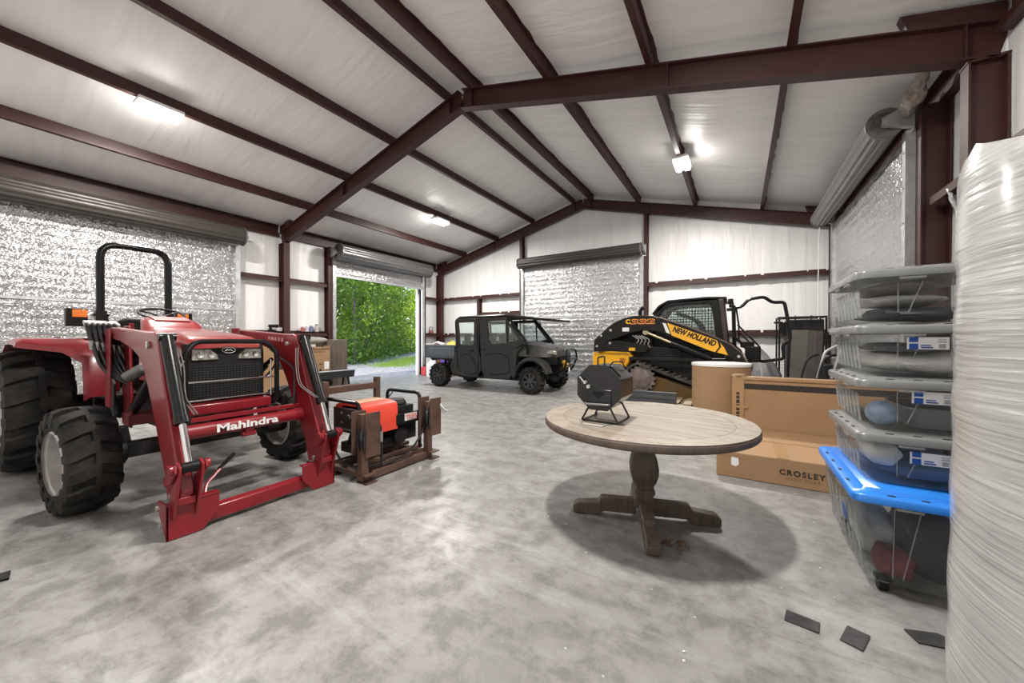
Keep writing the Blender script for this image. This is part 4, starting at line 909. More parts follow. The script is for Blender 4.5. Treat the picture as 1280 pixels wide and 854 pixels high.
# cab: two curved side frames, roof, mesh windows
CY = .50
cabp = [(-.36, 1.25), (-.34, 1.62), (-.27, 1.82), (-.18, 1.96), (-.04, 2.04), (.62, 2.08), (.90, 2.06), (.88, 2.0), (.80, 1.98), (.90, 1.30), (.90, 1.05)]
for s in (-1, 1):
    cb_ = MB()
    o_ = [(-.36, 1.20), (-.34, 1.62), (-.27, 1.82), (-.18, 1.96), (-.04, 2.05), (.30, 2.075), (.62, 2.09), (.90, 2.07), (.82, 1.95), (.93, 1.20)]
    i_ = [(-.24, 1.40), (-.22, 1.66), (-.16, 1.80), (-.08, 1.93), (.04, 1.98), (.30, 2.0), (.55, 2.0), (.68, 1.99), (.70, 1.90), (.76, 1.40)]
    frame_poly(cb_, o_, i_, s*CY, s*(CY-.06)); cs = P('cab_side', cb_, M['mblack'], S, bevel=.01)
    pn = MB(); pn.prism(i_, s*(CY-.045), s*(CY-.050)); P('cab_window', pn, M['glass'], cs, smooth=0)
    ms = MB()
    for k in range(19):
        x = -.21+.05*k; ms.tube([(x, s*(CY-.030), 1.42), (x, s*(CY-.030), 1.98 if x > .0 else 1.80)], .007, 4)
    for k in range(11):
        z = 1.43+.05*k; ms.tube([(-.22 if z < 1.75 else -.05, s*(CY-.030), z), (.73, s*(CY-.030), z)], .007, 4)
    P('window_mesh', ms, solid('screen_wire', (.05, .055, .055), .5), cs, smooth=0)
rf_ = MB(); rf_.prism([(-.30, 1.84), (-.18, 2.0), (-.02, 2.09), (.60, 2.12), (.92, 2.10), (.92, 2.05), (-.02, 2.02), (-.22, 1.84)], -CY, CY); P('cab_roof', rf_, M['mblack'], S, bevel=.012)
for y in (-CY+.02, CY-.02):
    pl = MB(); pl.bar((.84, y, 2.06), (.95, y, .95), .09, .07); P('cab_post', pl, solid('dark_maroon_frame', (.05, .03, .028), .45), S, bevel=.008)
st_ = MB(); st_.box((.1, 0, 1.22), (.5, .5, .14)); st_.box((-.16, 0, 1.5), (.12, .46, .6), ry=-.15); P('operator_seat', st_, M['black'], S, bevel=.04)
lb_ = MB()
for y in (-.32, .32): lb_.tube(arc([(.35, y, 1.1), (.55, y, 1.5), (.45, y*.9, 1.72), (.1, y*.9, 1.86)], .1), .035, 8)
P('restraint_bar', lb_, M['black'], S)
wl = MB(); wl.box((.98, -.40, 2.02), (.08, .12, .09)); wl.box((.98, .40, 2.02), (.08, .12, .09)); P('work_light', wl, M['black'], S, bevel=.01)
# front door swung open on its hinge
dr_ = MB()
hx = 1.0; Y = -.42
dr_.tube(arc([(1.02, Y, 1.90), (1.14, Y-.02, 1.92), (1.24, Y-.02, 2.04), (1.45, Y-.02, 2.07), (1.56, Y-.02, 1.97), (1.72, Y-.02, 1.97), (1.78, Y-.02, 1.60), (1.80, Y-.02, 1.36), (1.70, Y-.02, 1.28), (1.72, Y-.02, 1.06), (1.42, Y-.02, 1.0), (1.34, Y-.02, 1.06), (1.10, Y, 1.35), (1.02, Y, 1.40)], .05), .026, 10)
dr_.tube([(1.02, Y, 1.95), (1.04, Y, 1.10)], .03, 8)
dr_.tube([(1.06, Y+.03, 1.90), (1.10, Y+.03, 1.60), (1.10, Y+.03, 1.35)], .014, 8); dr_.tube([(1.08, Y, 1.62), (1.40, Y, 1.24)], .014, 8); dr_.tube([(1.08, Y, 1.52), (1.36, Y, 1.20)], .012, 8)
for z in (1.88, 1.45): dr_.box((.98, Y, z), (.12, .06, .05))
cd_ = P('cab_door', dr_, M['black_gloss'], S)
hb = MB(); hb.box((1.70, Y-.05, 1.56), (.10, .05, .16)); hb.box((1.64, Y-.06, 1.64), (.12, .03, .03)); hb.box((1.72, Y-.05, 1.48), (.06, .04, .1)); P('door_latch', hb, M['black'], cd_, bevel=.006)
dl_ = MB(); dl_.box((1.30, Y+.06, 1.12), (.22, .30, .26)); dl_.box((1.22, Y, 1.28), (.2, .06, .1)); P('control_pod', dl_, M['black'], S, bevel=.02)
cpl = MB(); cpl.prism([(1.05, .20), (1.18, .20), (1.30, .95), (1.22, .98)], -.6, .6); cpl.box((1.20, 0, .9), (.08, 1.3, .10)); P('attachment_plate', cpl, M['mblack'], S, bevel=.01)
for s in (-1, 1):
    fa = MB(); fa.bar((1.14, s*.88, 1.10), (1.36, s*.80, .46), .06, .09); P('tilt_cylinder', fa, M['silver'], S, bevel=.01)

# ------------------------------------------------------------------ round trestle table
M['oak'] = wood_mat('weathered_oak', (.145, .118, .092), (.31, .27, .222), (1, 12, 12), .55, 2.4)
M['oak_ring'] = wood_mat('weathered_oak_border', (.175, .142, .112), (.315, .272, .222), (4, 4, 8), .55, 3)
M['oak_dark'] = wood_mat('dark_weathered_oak', (.045, .031, .023), (.115, .083, .062), (8, 8, 1.2), .55, 3)
TB = thing('dining_table', 'round weathered oak pedestal table on the open concrete floor', 'table', (-.62, 2.93, 0), 18.6)
R_ = .755
tp = MB(); tp.lathe([(.004, .712), (R_-.025, .712), (R_-.008, .718), (R_, .727), (R_, .757), (R_-.006, .765), (R_-.016, .77), (R_-.15, .77)], (0, 0, 0), (0, 0, 1), 96, caps=False)
top_ = P('tabletop', tp, M['oak_dark'], TB, smooth=40)
rg = MB()
for k in range(8):      # border of curved segments
    a0, a1 = 2*pi*k/8+.0012, 2*pi*(k+1)/8-.0012; n = 12; o = [(R_*.992*cos(a0+(a1-a0)*i/n), R_*.992*sin(a0+(a1-a0)*i/n)) for i in range(n+1)] + [((R_-.145)*cos(a1-(a1-a0)*i/n), (R_-.145)*sin(a1-(a1-a0)*i/n)) for i in range(n+1)]
    rg.prism(o, .7685, .7715, 'z')
P('border_ring', rg, M['oak_ring'], top_, smooth=0)
pk = MB(); rr_ = R_-.149
for k in range(11):
    y0, y1 = -rr_+2*rr_*k/11+.0012, -rr_+2*rr_*(k+1)/11-.0012; n = 6; o = []
    for i in range(n+1):
        y = y0+(y1-y0)*i/n; o.append((sqrt(max(0, rr_**2-y*y)), y))
    o += [(-x, y) for x, y in reversed(o)]
    pk.prism(o, .7685, .7712, 'z')
P('plank_inlay', pk, M['oak'], top_, smooth=0, rot=(0, 0, radians(-30)))
ap = MB(); ap.bar((-.55, 0, .685), (.55, 0, .685), .09, .055); ap.bar((0, -.55, .686), (0, .55, .686), .09, .055); P('under_brace', ap, M['oak_dark'], TB, bevel=.006)
pd = MB(); rings = []
for z, q, rd in ((.10, .10, .012), (.16, .10, .012), (.165, .085, .012), (.20, .085, .012), (.205, .10, .012), (.235, .10, .012), (.24, .082, .012), (.26, .085, .02), (.30, .115, .03), (.35, .132, .035), (.40, .135, .035), (.46, .122, .03), (.53, .095, .025), (.58, .080, .015), (.60, .078, .012), (.605, .095, .012), (.63, .098, .012), (.635, .085, .012), (.66, .085, .012), (.665, .10, .012), (.70, .10, .012)):
    rings.append([(x, y, z) for x, y in rrect(q*1.5, q*1.5, rd*.75, 3)])
pd.loft(rings); P('pedestal', pd, M['oak_dark'], TB, smooth=30)
for k in range(4):
    a = k*pi/2; ft = MB()
    o = [(.06, .0 if False else .035), (.30, .035), (.34, .0), (.52, .0), (.535, .012), (.535, .060), (.50, .085), (.40, .095), (.335, .105), (.325, .135), (.30, .14), (.06, .14)]
    ft.prism(o, -.045, .045); f_ = P('foot', ft, M['oak_dark'], TB, bevel=.008, rot=(0, 0, a))

# ------------------------------------------------------------------ octagonal camp stove on the table
M['stove'] = solid('black_steel', (.030, .030, .031), .24, .6, .15, 14, spec=.7)
ST = thing('camp_stove', 'small black octagonal steel camp stove on the round table', 'stove', (-.855, 2.56, .772), -3)
def octa(r, x=0, z=0): return [(x+r*cos(pi/8+k*pi/4), z+r*sin(pi/8+k*pi/4)) for k in range(8)]
zc_ = .255; ro = .170
bd = MB(); bd.prism(octa(ro, 0, zc_), .006, .30); P('body', bd, M['stove'], ST, bevel=.003)
fp = MB(); fp.prism(octa(ro+.006, 0, zc_), -.004, .006); fpl = P('front_plate', fp, M['stove'], ST, bevel=.001)
dr = MB(); dr.b2((-.088, -.012, zc_-.105), (.098, -.004, zc_-.012)); door_ = P('stove_door', dr, M['stove'], fpl, bevel=.006)
vt = MB(); vt.prism([(-.042, zc_-.03), (-.035, zc_-.024), (.042, zc_-.024), (.05, zc_-.034), (.042, zc_-.048), (.012, zc_-.066), (.004, zc_-.082), (-.004, zc_-.066), (-.035, zc_-.048)], -.014, -.0125); P('air_vent', vt, solid('vent_void', (.003, .003, .003), .9), door_, smooth=0)
hd_ = MB(); hd_.tube(arc([(-.095, -.008, zc_-.118), (-.095, -.035, zc_-.118), (.085, -.035, zc_-.112), (.085, -.008, zc_-.112)], .012), .008, 10); P('handle_bar', hd_, solid('bare_steel', (.25, .25, .26), .35, .7), fpl)
lt = MB(); lt.cyl((-.095, -.004, zc_+.035), (-.095, -.03, zc_+.035), .012, 10); lt.tube([(-.09, -.028, zc_+.025), (-.112, -.034, zc_+.055), (-.132, -.03, zc_+.075)], .005, 8); lt.cyl((-.07, -.004, zc_+.005), (-.07, -.025, zc_+.005), .014, 10); P('latch', lt, M['galv'], fpl)
gp = MB(); gp.tube(arc([(-.02, .04, zc_+.155), (-.02, .04, zc_+.215), (.03, .04, zc_+.225), (.03, .04, zc_+.155)], .008), .006, 8); P('carry_handle', gp, M['stove'], ST)
tp_ = MB(); tp_.bar((.062, .05, zc_+.160), (.145, .05, zc_+.082), .006, .012) ; tp_.tube(arc([(.075, .02, zc_+.152), (.085, .05, zc_+.185), (.10, .22, zc_+.18), (.115, .25, zc_+.12)], .02), .005, 8); P('lid_hinge', tp_, M['stove'], ST)
for y in (.02, .28):
    lg = MB()
    for s in (-1, 1): lg.tube(arc([(s*.075, y, zc_-.135), (s*.135, y, .01), (s*.12, y-.0, .006)], .008), .0075, 8)
    lg.tube([(-.125, y, .007), (.125, y, .007)], .006, 8) if y < .1 else None
    P('leg', lg, M['stove'], ST)
rl = MB(); rl.tube([(.128, .02, .008), (.128, .28, .008)], .006, 8); rl.tube([(-.128, .02, .008), (-.128, .28, .008)], .006, 8); P('leg_runner', rl, M['stove'], ST)
wr = MB(); wr.tube(arc([(-.10, -.02, 0), (-.10, -.07, 0), (.07, -.07, 0), (.07, -.02, 0)], .008), .0045, 6)
tag(P('bent_wire', wr, M['galv'], loc=(-.86, 2.535, .777)), 'bent wire piece lying on the tabletop before the black stove', 'wire')

# ------------------------------------------------------------------ engine welder on its rusty frame
M['rustframe'] = solid('brown_rust_steel', (.085, .045, .033), .62, .15, .3, 10, dirt=(.17, .10, .07), dirt_amt=.5)
M['weld_red'] = solid('orange_red_cover', (.66, .055, .030), .35, 0, .06, 3, coat=.3)
M['dusttop'] = solid('dusty_tan_cover', (.42, .29, .18), .6, 0, .2, 8, dirt=(.5, .12, .06), dirt_amt=.5)
W = thing('engine_welder', 'red and black engine welder on a rusty brown steel frame', 'welder', (-3.3, 2.62, 0))
fr = MB()
for x in (-.22, .24): fr.bar((x, -.42, .05), (x, .50, .05), .07, .07); fr.bar((x-.03, -.42, .09), (x-.03, .50, .09), .012, .07)
for y in (-.38, -.05, .25, .47): fr.bar((-.25, y, .065), (.26, y, .065), .06, .05)
fr.bar((-.10, -.4, .13), (-.10, .48, .13), .05, .04); fr.bar((.12, -.4, .13), (.12, .48, .13), .05, .04)
P('skid_frame', fr, M['rustframe'], W, bevel=.004)
for y in (-.40, .46):
    f = MB()
    f.b2((.20, y-.03, .0), (.34, y+.10, .012)); f.b2((.20, y-.03, .075), (.34, y+.10, .085)); f.b2((.20, y-.03, .0), (.21, y+.10, .085)); f.b2((-.30, y-.03, 0), (-.16, y+.1, .012)); P('foot', f, M['rustframe'], W, smooth=0)
    p = MB(); p.bar((.25, y, .03), (.25, y, .66), .07, .07); p.bar((.25, y+.05, .06), (.25, y+.01, .18), .05, .03); P('upright', p, M['rustframe'], W, bevel=.004)
    # reel disc between two rusty plates
    dk = MB(); dk.lathe([(.02, -.035), (.13, -.035), (.145, -.025), (.12, -.01), (.12, .01), (.145, .025), (.13, .035), (.02, .035)], (.225, y+.035 if y < 0 else y+.02, .43 if y < 0 else .48), (.75, .66, 0), 32); P('cable_reel', dk, M['rubber_clean'], W, smooth=30)
    q = MB(); zc0 = .455 if y < 0 else .475; q.box((.30, y+.075, zc0), (.012, .16, .43), rz=-.1); q.box((.19, y+.0, zc0+.02), (.012, .15, .42), rz=-.1); PE('rusty_plate', q, M['rustframe'], W, 1, bevel=.004)
hk = MB(); hk.tube(arc([(.30, .60, .62), (.34, .62, .56), (.36, .66, .52), (.36, .68, .53)], .02), .010, 6); hk.tube(arc([(.30, .60, .60), (.35, .63, .50), (.37, .67, .50)], .02), .009, 6); P('chain_hook', hk, M['galv'], W)
# rear uprights with bar
rb = MB()
for y in (-.36, .30): rb.bar((-.44, y, 0), (-.44, y, .92), .06, .06); rb.bar((-.44, y, .05), (-.22, y, .05), .06, .06)
rb.bar((-.44, -.38, .82), (-.44, .33, .82), .05, .07); rb.bar((-.50, -.30, .84), (-.50, .10, .84), .05, .03); P('rear_rack', rb, M['rustframe'], W, bevel=.004)
# machine
bx = MB(); bx.b2((-.37, -.30, .40), (.12, .10, .66)); bx.b2((-.30, .10, .42), (.10, .40, .52)); P('machine_case', bx, M['black'], W, bevel=.012)
cp = MB(); cp.loft([[(x, y, z) for x, z in ((.135, .40), (.135, .655), (.115, .69), (.02, .712), (-.20, .712), (-.31, .69), (-.33, .655), (-.33, .60), (-.30, .60), (-.20, .69), (.02, .69), (.10, .66), (.118, .40))] for y in (-.31, .12)])
cv = P('machine_cover', cp, M['weld_red'], W, smooth=40)
ct = MB(); ct.prism([(.0, .713), (-.20, .713), (-.305, .691), (-.305, .696), (-.20, .718), (.0, .718)], -.30, .09); P('dusty_top', ct, M['dusttop'], cv, smooth=0)
pn = MB(); pn.b2((-.36, -.312, .42), (.11, -.302, .66)); pnl = P('control_panel', pn, solid('panel_brown_black', (.04, .025, .022), .5, 0, .3, 12), W, bevel=.004)
kn = MB()
for x, z, r_ in ((-.10, .56, .035), (-.22, .60, .018), (-.02, .60, .02), (.05, .58, .018), (-.22, .50, .018), (-.02, .48, .022), (.05, .48, .022)): kn.lathe([(r_*1.2, 0), (r_, .014), (r_*.8, .018), (.004, .018)], (x, -.312, z), (0, -1, 0), 16); kn.box((x, -.332, z), (.005, .006, r_*1.6))
PE('control_dial', kn, M['darkgrey'], pnl, 2)
rs = MB(); rs.b2((-.30, -.32, .435), (.10, -.314, .455)); P('panel_strip', rs, solid('strip_grey', (.2, .19, .18), .5), pnl)
en = MB(); en.b2((-.26, .12, .50), (.06, .42, .62)); en.lathe([(.12, 0), (.125, .03), (.10, .07), (.004, .075)], (-.08, .27, .615), (0, 0, 1), 20)
en.box((-.1, .3, .36), (.34, .30, .26)); en.cyl((-.12, .20, .30), (.10, .20, .30), .09, 18); en.cyl((-.22, -.12, .30), (.02, -.12, .30), .12, 24); en.box((-.1, 0, .25), (.3, .6, .10))
for k in range(7): en.box((.06, .16+.035*k, .42), (.06, .012, .16))
P('engine', en, M['engine'], W, bevel=.008)
rl_ = MB(); rl_.b2((.115, .10, .43), (.14, .46, .55)); sid = P('side_rail', rl_, M['black'], W, bevel=.006)
lb = MB(); lb.b2((.140, .215, .463), (.143, .395, .540)); lbl = P('label_plate', lb, M['white'], sid, smooth=0)
lb2 = MB(); lb2.b2((.143, .255, .468), (.1445, .395, .499)); P('label_field', lb2, solid('label_red', (.5, .03, .03), .4), lbl, smooth=0)
text('LINCOLN', .155, M['weld_red'], lbl, (.1442, .225, .505), (0, 1, 0), (0, 0, 1), height=.028, bold=.02, name='label_lettering')
text('ELECTRIC', .125, M['white'], lbl, (.1458, .262, .473), (0, 1, 0), (0, 0, 1), height=.020, bold=.02, name='label_lettering')
for y in (-.36, .44):
    tb = MB(); zt = .745 if y < 0 else .75
    tb.tube(arc([(-.42, y, .12), (-.42, y, zt), (.14, y, zt), (.14, y, .12)], .07), .020, 10); P('roll_cage', tb, M['black_gloss'], W)
bs = MB(); bs.bar((-.35, .40, .66), (-.31, .43, .73), .03, .012); P('blue_strap', bs, solid('blue_strap', (.03, .06, .16), .6), W)
ca = MB(); ca.tube(arc([(-.20, -.42, .32), (-.02, -.46, .18), (.18, -.42, .12), (.27, -.1, .10), (.27, .2, .16), (.24, .42, .36)], .15, 7), .012, 8); ca.tube(arc([(.28, -.22, .52), (.29, -.215, .3), (.27, -.20, .12)], .05), .013, 8); P('weld_cable', ca, M['rubber_clean'], W)
bf = MB(); bf.cyl((.285, -.218, .36), (.284, -.216, .46), .017, 10); P('cable_clamp', bf, M['galv'], W)

# ------------------------------------------------------------------ fibre drum, cartons
M['card'] = solid('brown_cardboard', (.33, .20, .105), .75, 0, .07, 3, dirt=(.26, .15, .075), dirt_amt=.35, dirt_scale=2)
M['card_dark'] = solid('darker_cardboard', (.25, .15, .075), .75, 0, .08, 3)
M['tape'] = solid('packing_tape', (.36, .22, .11), .3, 0, .05, 4)
M['ink'] = solid('carton_ink', (.025, .018, .014), .7)
D = thing('fibre_drum', 'tan fibre drum with a white lid beside the standing carton', 'drum', (-.225, 6.19, 0))
db = MB(); db.lathe([(.004, 0), (.375, 0), (.378, .02), (.378, .99), (.372, .995), (.004, .995)], n=56, caps=False); P('drum_body', db, M['card'], D, smooth=40)
dl = MB(); dl.lathe([(.378, .985), (.386, .988), (.386, 1.02), (.382, 1.026), (.36, 1.026), (.35, 1.015), (.004, 1.015)], n=56, caps=False); P('drum_lid', dl, solid('white_lid', (.70, .70, .68), .35), D, smooth=40)
dr_ = MB(); dr_.lathe([(.378, .005), (.386, .008), (.386, .05), (.378, .055)], n=56, caps=False); P('bottom_rim', dr_, M['galv'], D)

B1 = thing('carton', 'long flat brown furniture carton lying before the standing carton', 'carton', (.66, 4.25, 0))
L_, Dp, Hh = 1.70, 1.24, .252
cb = MB(); cb.b2((-.85, 0, 0), (.85, Dp, Hh)); cbx = P('carton_body', cb, M['card'], B1, bevel=.008)
tpz = MB(); tpz.b2((-.35, .0, Hh), (-.25, .55, Hh+.002)); tpz.b2((-.85, .60, Hh), (.85, .66, Hh+.002)); P('tape_strip', tpz, M['tape'], cbx, smooth=0)
sm = MB(); sm.b2((-.85, .625, Hh+.002), (.85, .632, Hh+.003)); sm.b2((-.845, -.001, .205), (-.55, 0, .209)); sm.b2((-.845, -.001, .042), (-.55, 0, .046)); sm.b2((-.78, -.001, .188), (-.60, 0, .191)); P('printed_line', sm, M['card_dark'], cbx, smooth=0)
text('CROSLEY', .335, M['ink'], cbx, (-.33, -.0015, .105), (1, 0, 0), (0, 0, 1), height=.052, bold=.028, spacing=1.25)
text('FURNITURE', .245, M['card_dark'], cbx, (-.28, -.0015, .065), (1, 0, 0), (0, 0, 1), height=.024, spacing=1.5)
ws_ = MB(); ws_.prism([(-.72, .205), (-.66, .20), (-.655, .14), (-.68, .115), (-.72, .125)], -.003, -.001); P('torn_label', ws_, M['white'], cbx, smooth=0)

B2 = thing('carton', 'tall brown carton with a black band standing behind the flat carton', 'carton', (.76, 5.50, 0))
cb = MB(); cb.b2((-.82, 0, 0), (.82, .31, .885)); c2 = P('carton_body', cb, M['card'], B2, bevel=.012)
bn = MB(); bn.b2((-.70, -.003, .745), (.81, .0, .815)); P('printed_band', bn, M['ink'], c2, smooth=0)
ef = MB(); ef.b2((-.83, -.012, .005), (-.70, -.002, .88)); ef.b2((-.825, -.014, .86), (.81, .02, .90)); P('edge_flap', ef, M['tape'], c2, bevel=.004)
crn = MB(); crn.ball((-.76, .05, .90), .075, 10, 6, (1.1, 1, .45)); crn.ball((-.70, .02, .905), .03, 8, 5); P('crumpled_corner', crn, M['card_dark'], c2)
text('HEAVY ITEM', .40, M['ink'], c2, (-.745, -.0135, .78), (0, 0, -1), (1, 0, 0), height=.035, bold=.02) if False else None
vt_ = MB(); rnd = random.Random(11); z_ = .70
for k in range(9): h_ = rnd.uniform(.02, .05); vt_.b2((-.785, -.0135, z_-h_), (-.75, -.0125, z_)); z_ -= h_+.012
P('printed_mark', vt_, M['ink'], c2, smooth=0)
st = MB(); st.b2((-.83, -.016, .50), (-.66, -.012, .53)); P('tape_strip', st, M['tape'], c2, smooth=0)

# ------------------------------------------------------------------ pallet stack with a dark bolted plate leaning on it
M['pine'] = wood_mat('pale_pine', (.26, .20, .13), (.44, .36, .26), (1, 9, 9), .7, 2)
def make_pallet():
    t = thing('pallet', '', 'pallet', (0, 0, 0), 0, 'wooden pallets stacked before the track loader')
    for k in range(3): s = MB(); s.box((0, -.27+.27*k, .07), (1.0, .04, .09)); P('stringer', s, M['pine'], t, bevel=.003)
    for k in range(6):
        s = MB(); s.box((-.45+.18*k, 0, .125), (.11, .60, .018)); P('deck_board', s, M['pine'], t, bevel=.002)
    for k in range(3):
        s = MB(); s.box((-.45+.45*k, 0, .0125), (.11, .60, .018)); P('bottom_board', s, M['pine'], t, bevel=.002)
    return t
p0 = make_pallet(); p0.location = (-1.12, 6.34, 0); p0['label'] = 'lowest wooden pallet of the stack before the track loader'
for k, lb_ in ((1, 'second wooden pallet from the floor before the track loader'), (2, 'topmost wooden pallet of the stack before the track loader')): dup(p0, (-1.12+.008*k, 6.34, .1345*k), 0, lb_)
PL = thing('steel_plate', 'dark bolted steel plate leaning against the pallets behind the round table', 'steel plate', (-1.26, 6.03, 0))
pm = MB(); pm.bar((0, -.08, .0), (0, .005, .555), .86, .03, (1, 0, 0)) if False else None
pm.prism([(-.06, 0), (-.03, 0), (.02, .55), (-.01, .55)], -.46, .46, 'x'); pm.prism([(-.03, .45), (-.02, .50), (.06, .555), (.06, .545)], -.46, .46, 'x'); P('plate', pm, solid('blue_black_steel', (.05, .052, .056), .5, .3, .2, 6), PL, bevel=.004)
bo = MB()
for k in range(5): bo.cyl((-.36+.18*k, -.035, .36), (-.36+.18*k, -.055, .362), .022, 6)
PE('bolt_head', bo, M['galv'], PL)

# ------------------------------------------------------------------ storage totes
def clear_plastic(name, col, mix):
    m, nt, bs, N, L = new_mat(name); out = nt.nodes['Material Output']
    t = N('ShaderNodeBsdfTransparent'); t.inputs[0].default_value = (.93, .94, .94, 1)
    bs.inputs['Base Color'].default_value = (*col, 1); bs.inputs['Roughness'].default_value = .22
    mx = N('ShaderNodeMixShader'); mx.inputs[0].default_value = mix; L(bs.outputs[0], mx.inputs[1]); L(t.outputs[0], mx.inputs[2]); L(mx.outputs[0], out.inputs[0]); return m
M['tote'] = clear_plastic('translucent_plastic', (.34, .35, .35), .88)
M['tote_lid'] = clear_plastic('frosted_lid_plastic', (.23, .24, .24), .25)
M['tote_rib'] = clear_plastic('tote_rib_plastic', (.45, .46, .46), .66)
M['blue_lid'] = solid('bright_blue_plastic', (.025, .20, .68), .32, 0, .05, 5)
M['label_blue'] = solid('label_blue', (.01, .08, .36), .5)
M['label_grey'] = solid('label_grey', (.35, .36, .38), .6)
def tote(name, label, x, y, z, w, d, h, lidm, big=False, lab=None):
    t = thing(name, label, 'storage tote', (x, y, z), 0, 'clear storage totes in a stack')
    tp = .055 if big else .025; zl = h-.05; z0 = .055 if big else .0
    def ring(zz, ins, r=.05): return [(w/2+a, d/2+b, zz) for a, b in rrect(w-2*ins, d-2*ins, r, 4)]
    b = MB(); b.loft([ring(z0+.004, tp+.02), ring(z0+.02, tp+.004), ring(zl-.02, .012), ring(zl, .010), ring(zl, -.002), ring(zl-.018, -.002)], caps=False); b.loft([ring(z0+.004, tp+.02), ring(z0+.006, tp+.03)], caps=True)
    body = P('tote_body', b, M['tote'], t, smooth=50)
    def wall_pt(zz): return tp*(1-(zz-z0)/(zl-z0))+.008
    rb = MB(); n = 7
    for k in range(n):
        yy = .12+(d-.24)*k/(n-1)
        for q in (0, .03): rb.tube([(wall_pt(z0+.03)-.004, yy+q, z0+.03), (wall_pt(zl-.06)-.004, yy+q, zl-.06)], .0045, 5)
    PE('rib', rb, M['tote_rib'], body, 2); rb = MB()
    xs = (.16, .36) if w < .54 else (.2, .4)
    for xx in xs:
        rb.tube([(xx-.05, wall_pt(zl-.03)-.003, zl-.03), (xx-.045, wall_pt(z0+.05)-.003, z0+.05), (xx-.005, wall_pt(z0+.05)-.003, z0+.05), (xx+.045, wall_pt(zl-.04)-.003, zl-.04)], .003, 5)
    PE('front_rib', rb, M['tote_rib'], body)
    l = MB(); l.loft([ring(zl-.012, -.022, .06), ring(zl+.022, -.026, .06), ring(zl+.034, -.016, .055), ring(zl+.034, .03, .04), ring(zl+.046 if not big else zl+.050, .04, .04)])
    ld = P('tote_lid', l, lidm, t, smooth=50)
    ll = MB()
    for k in range(4): ll.box((.0, d*(.2+.2*k), zl+.036), (.014, .03, .004)); ll.box((w*(.22+.2*k), .004, zl+.036), (.03, .012, .004))
    PE('lid_slot', ll, M['darkgrey'], ld, smooth=0)
    hn = MB()
    for xx in xs: hn.box((xx, -.010, zl-.022), (.10, .022, .016))
    hn.box((-.012, d*.3, zl-.022), (.02, .12, .016)); hn.box((-.012, d*.65, zl-.022), (.02, .12, .016)); PE('lid_clip', hn, M['tote_rib'] if not big else M['tote_rib'], ld, bevel=.004)
    if lab:
        lx, lz = lab; s = MB(); yy = wall_pt(lz)-.006
        s.b2((lx, yy-.002, lz-.030), (lx+.155, yy, lz+.034)); st = P('label_sticker', s, M['white'], body, smooth=0)
        q = MB(); q.b2((lx+.008, yy-.004, lz-.030), (lx+.042, yy-.002, lz+.000)); q.b2((lx+.008, yy-.004, lz+.008), (lx+.042, yy-.002, lz+.034)); q.b2((lx+.052, yy-.004, lz-.012), (lx+.088, yy-.002, lz-.006)); q.b2((lx+.052, yy-.004, lz-.024), (lx+.096, yy-.002, lz-.017)); P('label_print', q, M['label_blue'], st, smooth=0)
        q = MB(); q.b2((lx+.118, yy-.004, lz-.024), (lx+.142, yy-.002, lz-.002)); q.b2((lx+.115, yy-.004, lz+.006), (lx+.145, yy-.002, lz+.012)); q.b2((lx+.115, yy-.004, lz+.018), (lx+.145, yy-.002, lz+.022)); P('label_barcode', q, M['label_grey'], st, smooth=0)
    if big:
        for xx, yy in ((.13, .12), (w-.13, .12), (.13, d-.12), (w-.13, d-.12)):
            c = MB(); c.cyl((xx-.02, yy, .038), (xx+.02, yy, .038), .038, 18); c.box((xx, yy, .065), (.06, .06, .02)); P('caster', c, M['black'], t)
        rl = MB(); rl.lathe([(.05, 0), (.05, .002)], (tp*.45+.0, d*.40, .30), (-1, 0, -.12), 24); P('round_label', rl, M['label_blue'], body)
    return t
T1 = tote('storage_tote', 'large wheeled clear tote with bright blue lid at the bottom of the stack', .545, 2.66, 0, .62, .98, .57, M['blue_lid'], True)
T2 = tote('storage_tote', 'clear tote resting on the blue lid with blue cloth inside', .585, 2.79, .572, .54, .76, .298, M['tote_lid'], lab=(.20, .165))
T3 = tote('storage_tote', 'clear tote third from the floor holding a pale ball and grey tray', .585, 2.79, .872, .54, .76, .298, M['tote_lid'], lab=(.205, .19))
T4 = tote('storage_tote', 'clear tote second from the top with white bedding inside', .585, 2.79, 1.172, .54, .76, .298, M['tote_lid'], lab=(.185, .18))
T5 = tote('storage_tote', 'topmost clear tote of the stack with dark folded cloth and no sticker', .585, 2.79, 1.472, .54, .76, .305, M['tote_lid'])
# what is in them
def cloth(name, label, c, sz, col, seed, bump=.35):
    r = random.Random(seed); mb = MB(); n, m = 20, 12; rings = []
    ph = [r.uniform(0, 6) for _ in range(6)]
    for i in range(m+1):
        t = pi*i/m; q = max(sin(t), .02)**.6
        rings.append([Vector((sz[0]/2*q*_sg(cos(2*pi*k/n))*(1+.10*sin(3*2*pi*k/n+ph[0]+i)), sz[1]/2*q*_sg(sin(2*pi*k/n))*(1+.10*sin(4*2*pi*k/n+ph[1]+i*.7)), -sz[2]/2*cos(t)*(1+.25*sin(2*pi*k/n*2+ph[2])*sin(t)))) for k in range(n)])
    mb.loft(rings)
    z0 = min(v[2] for v in mb.v)
    mb.v = [(x, y, z-z0) for x, y, z in mb.v]
    return tag(P(name, mb, solid(name+'_cloth', col, .85, 0, .2, 9, .5, 25), smooth=70, loc=c), label, 'cloth')
def _sg(v): return math.copysign(abs(v)**.55, v)
cloth('folded_blanket', 'dark grey folded cloth standing tall in the blue-lidded tote', (.90, 2.98, .062), (.26, .40, .36), (.05, .05, .055), 1)
cloth('folded_blanket', 'pale grey cloth slumped in the blue-lidded tote', (.72, 3.20, .062), (.18, .50, .26), (.42, .44, .44), 2)
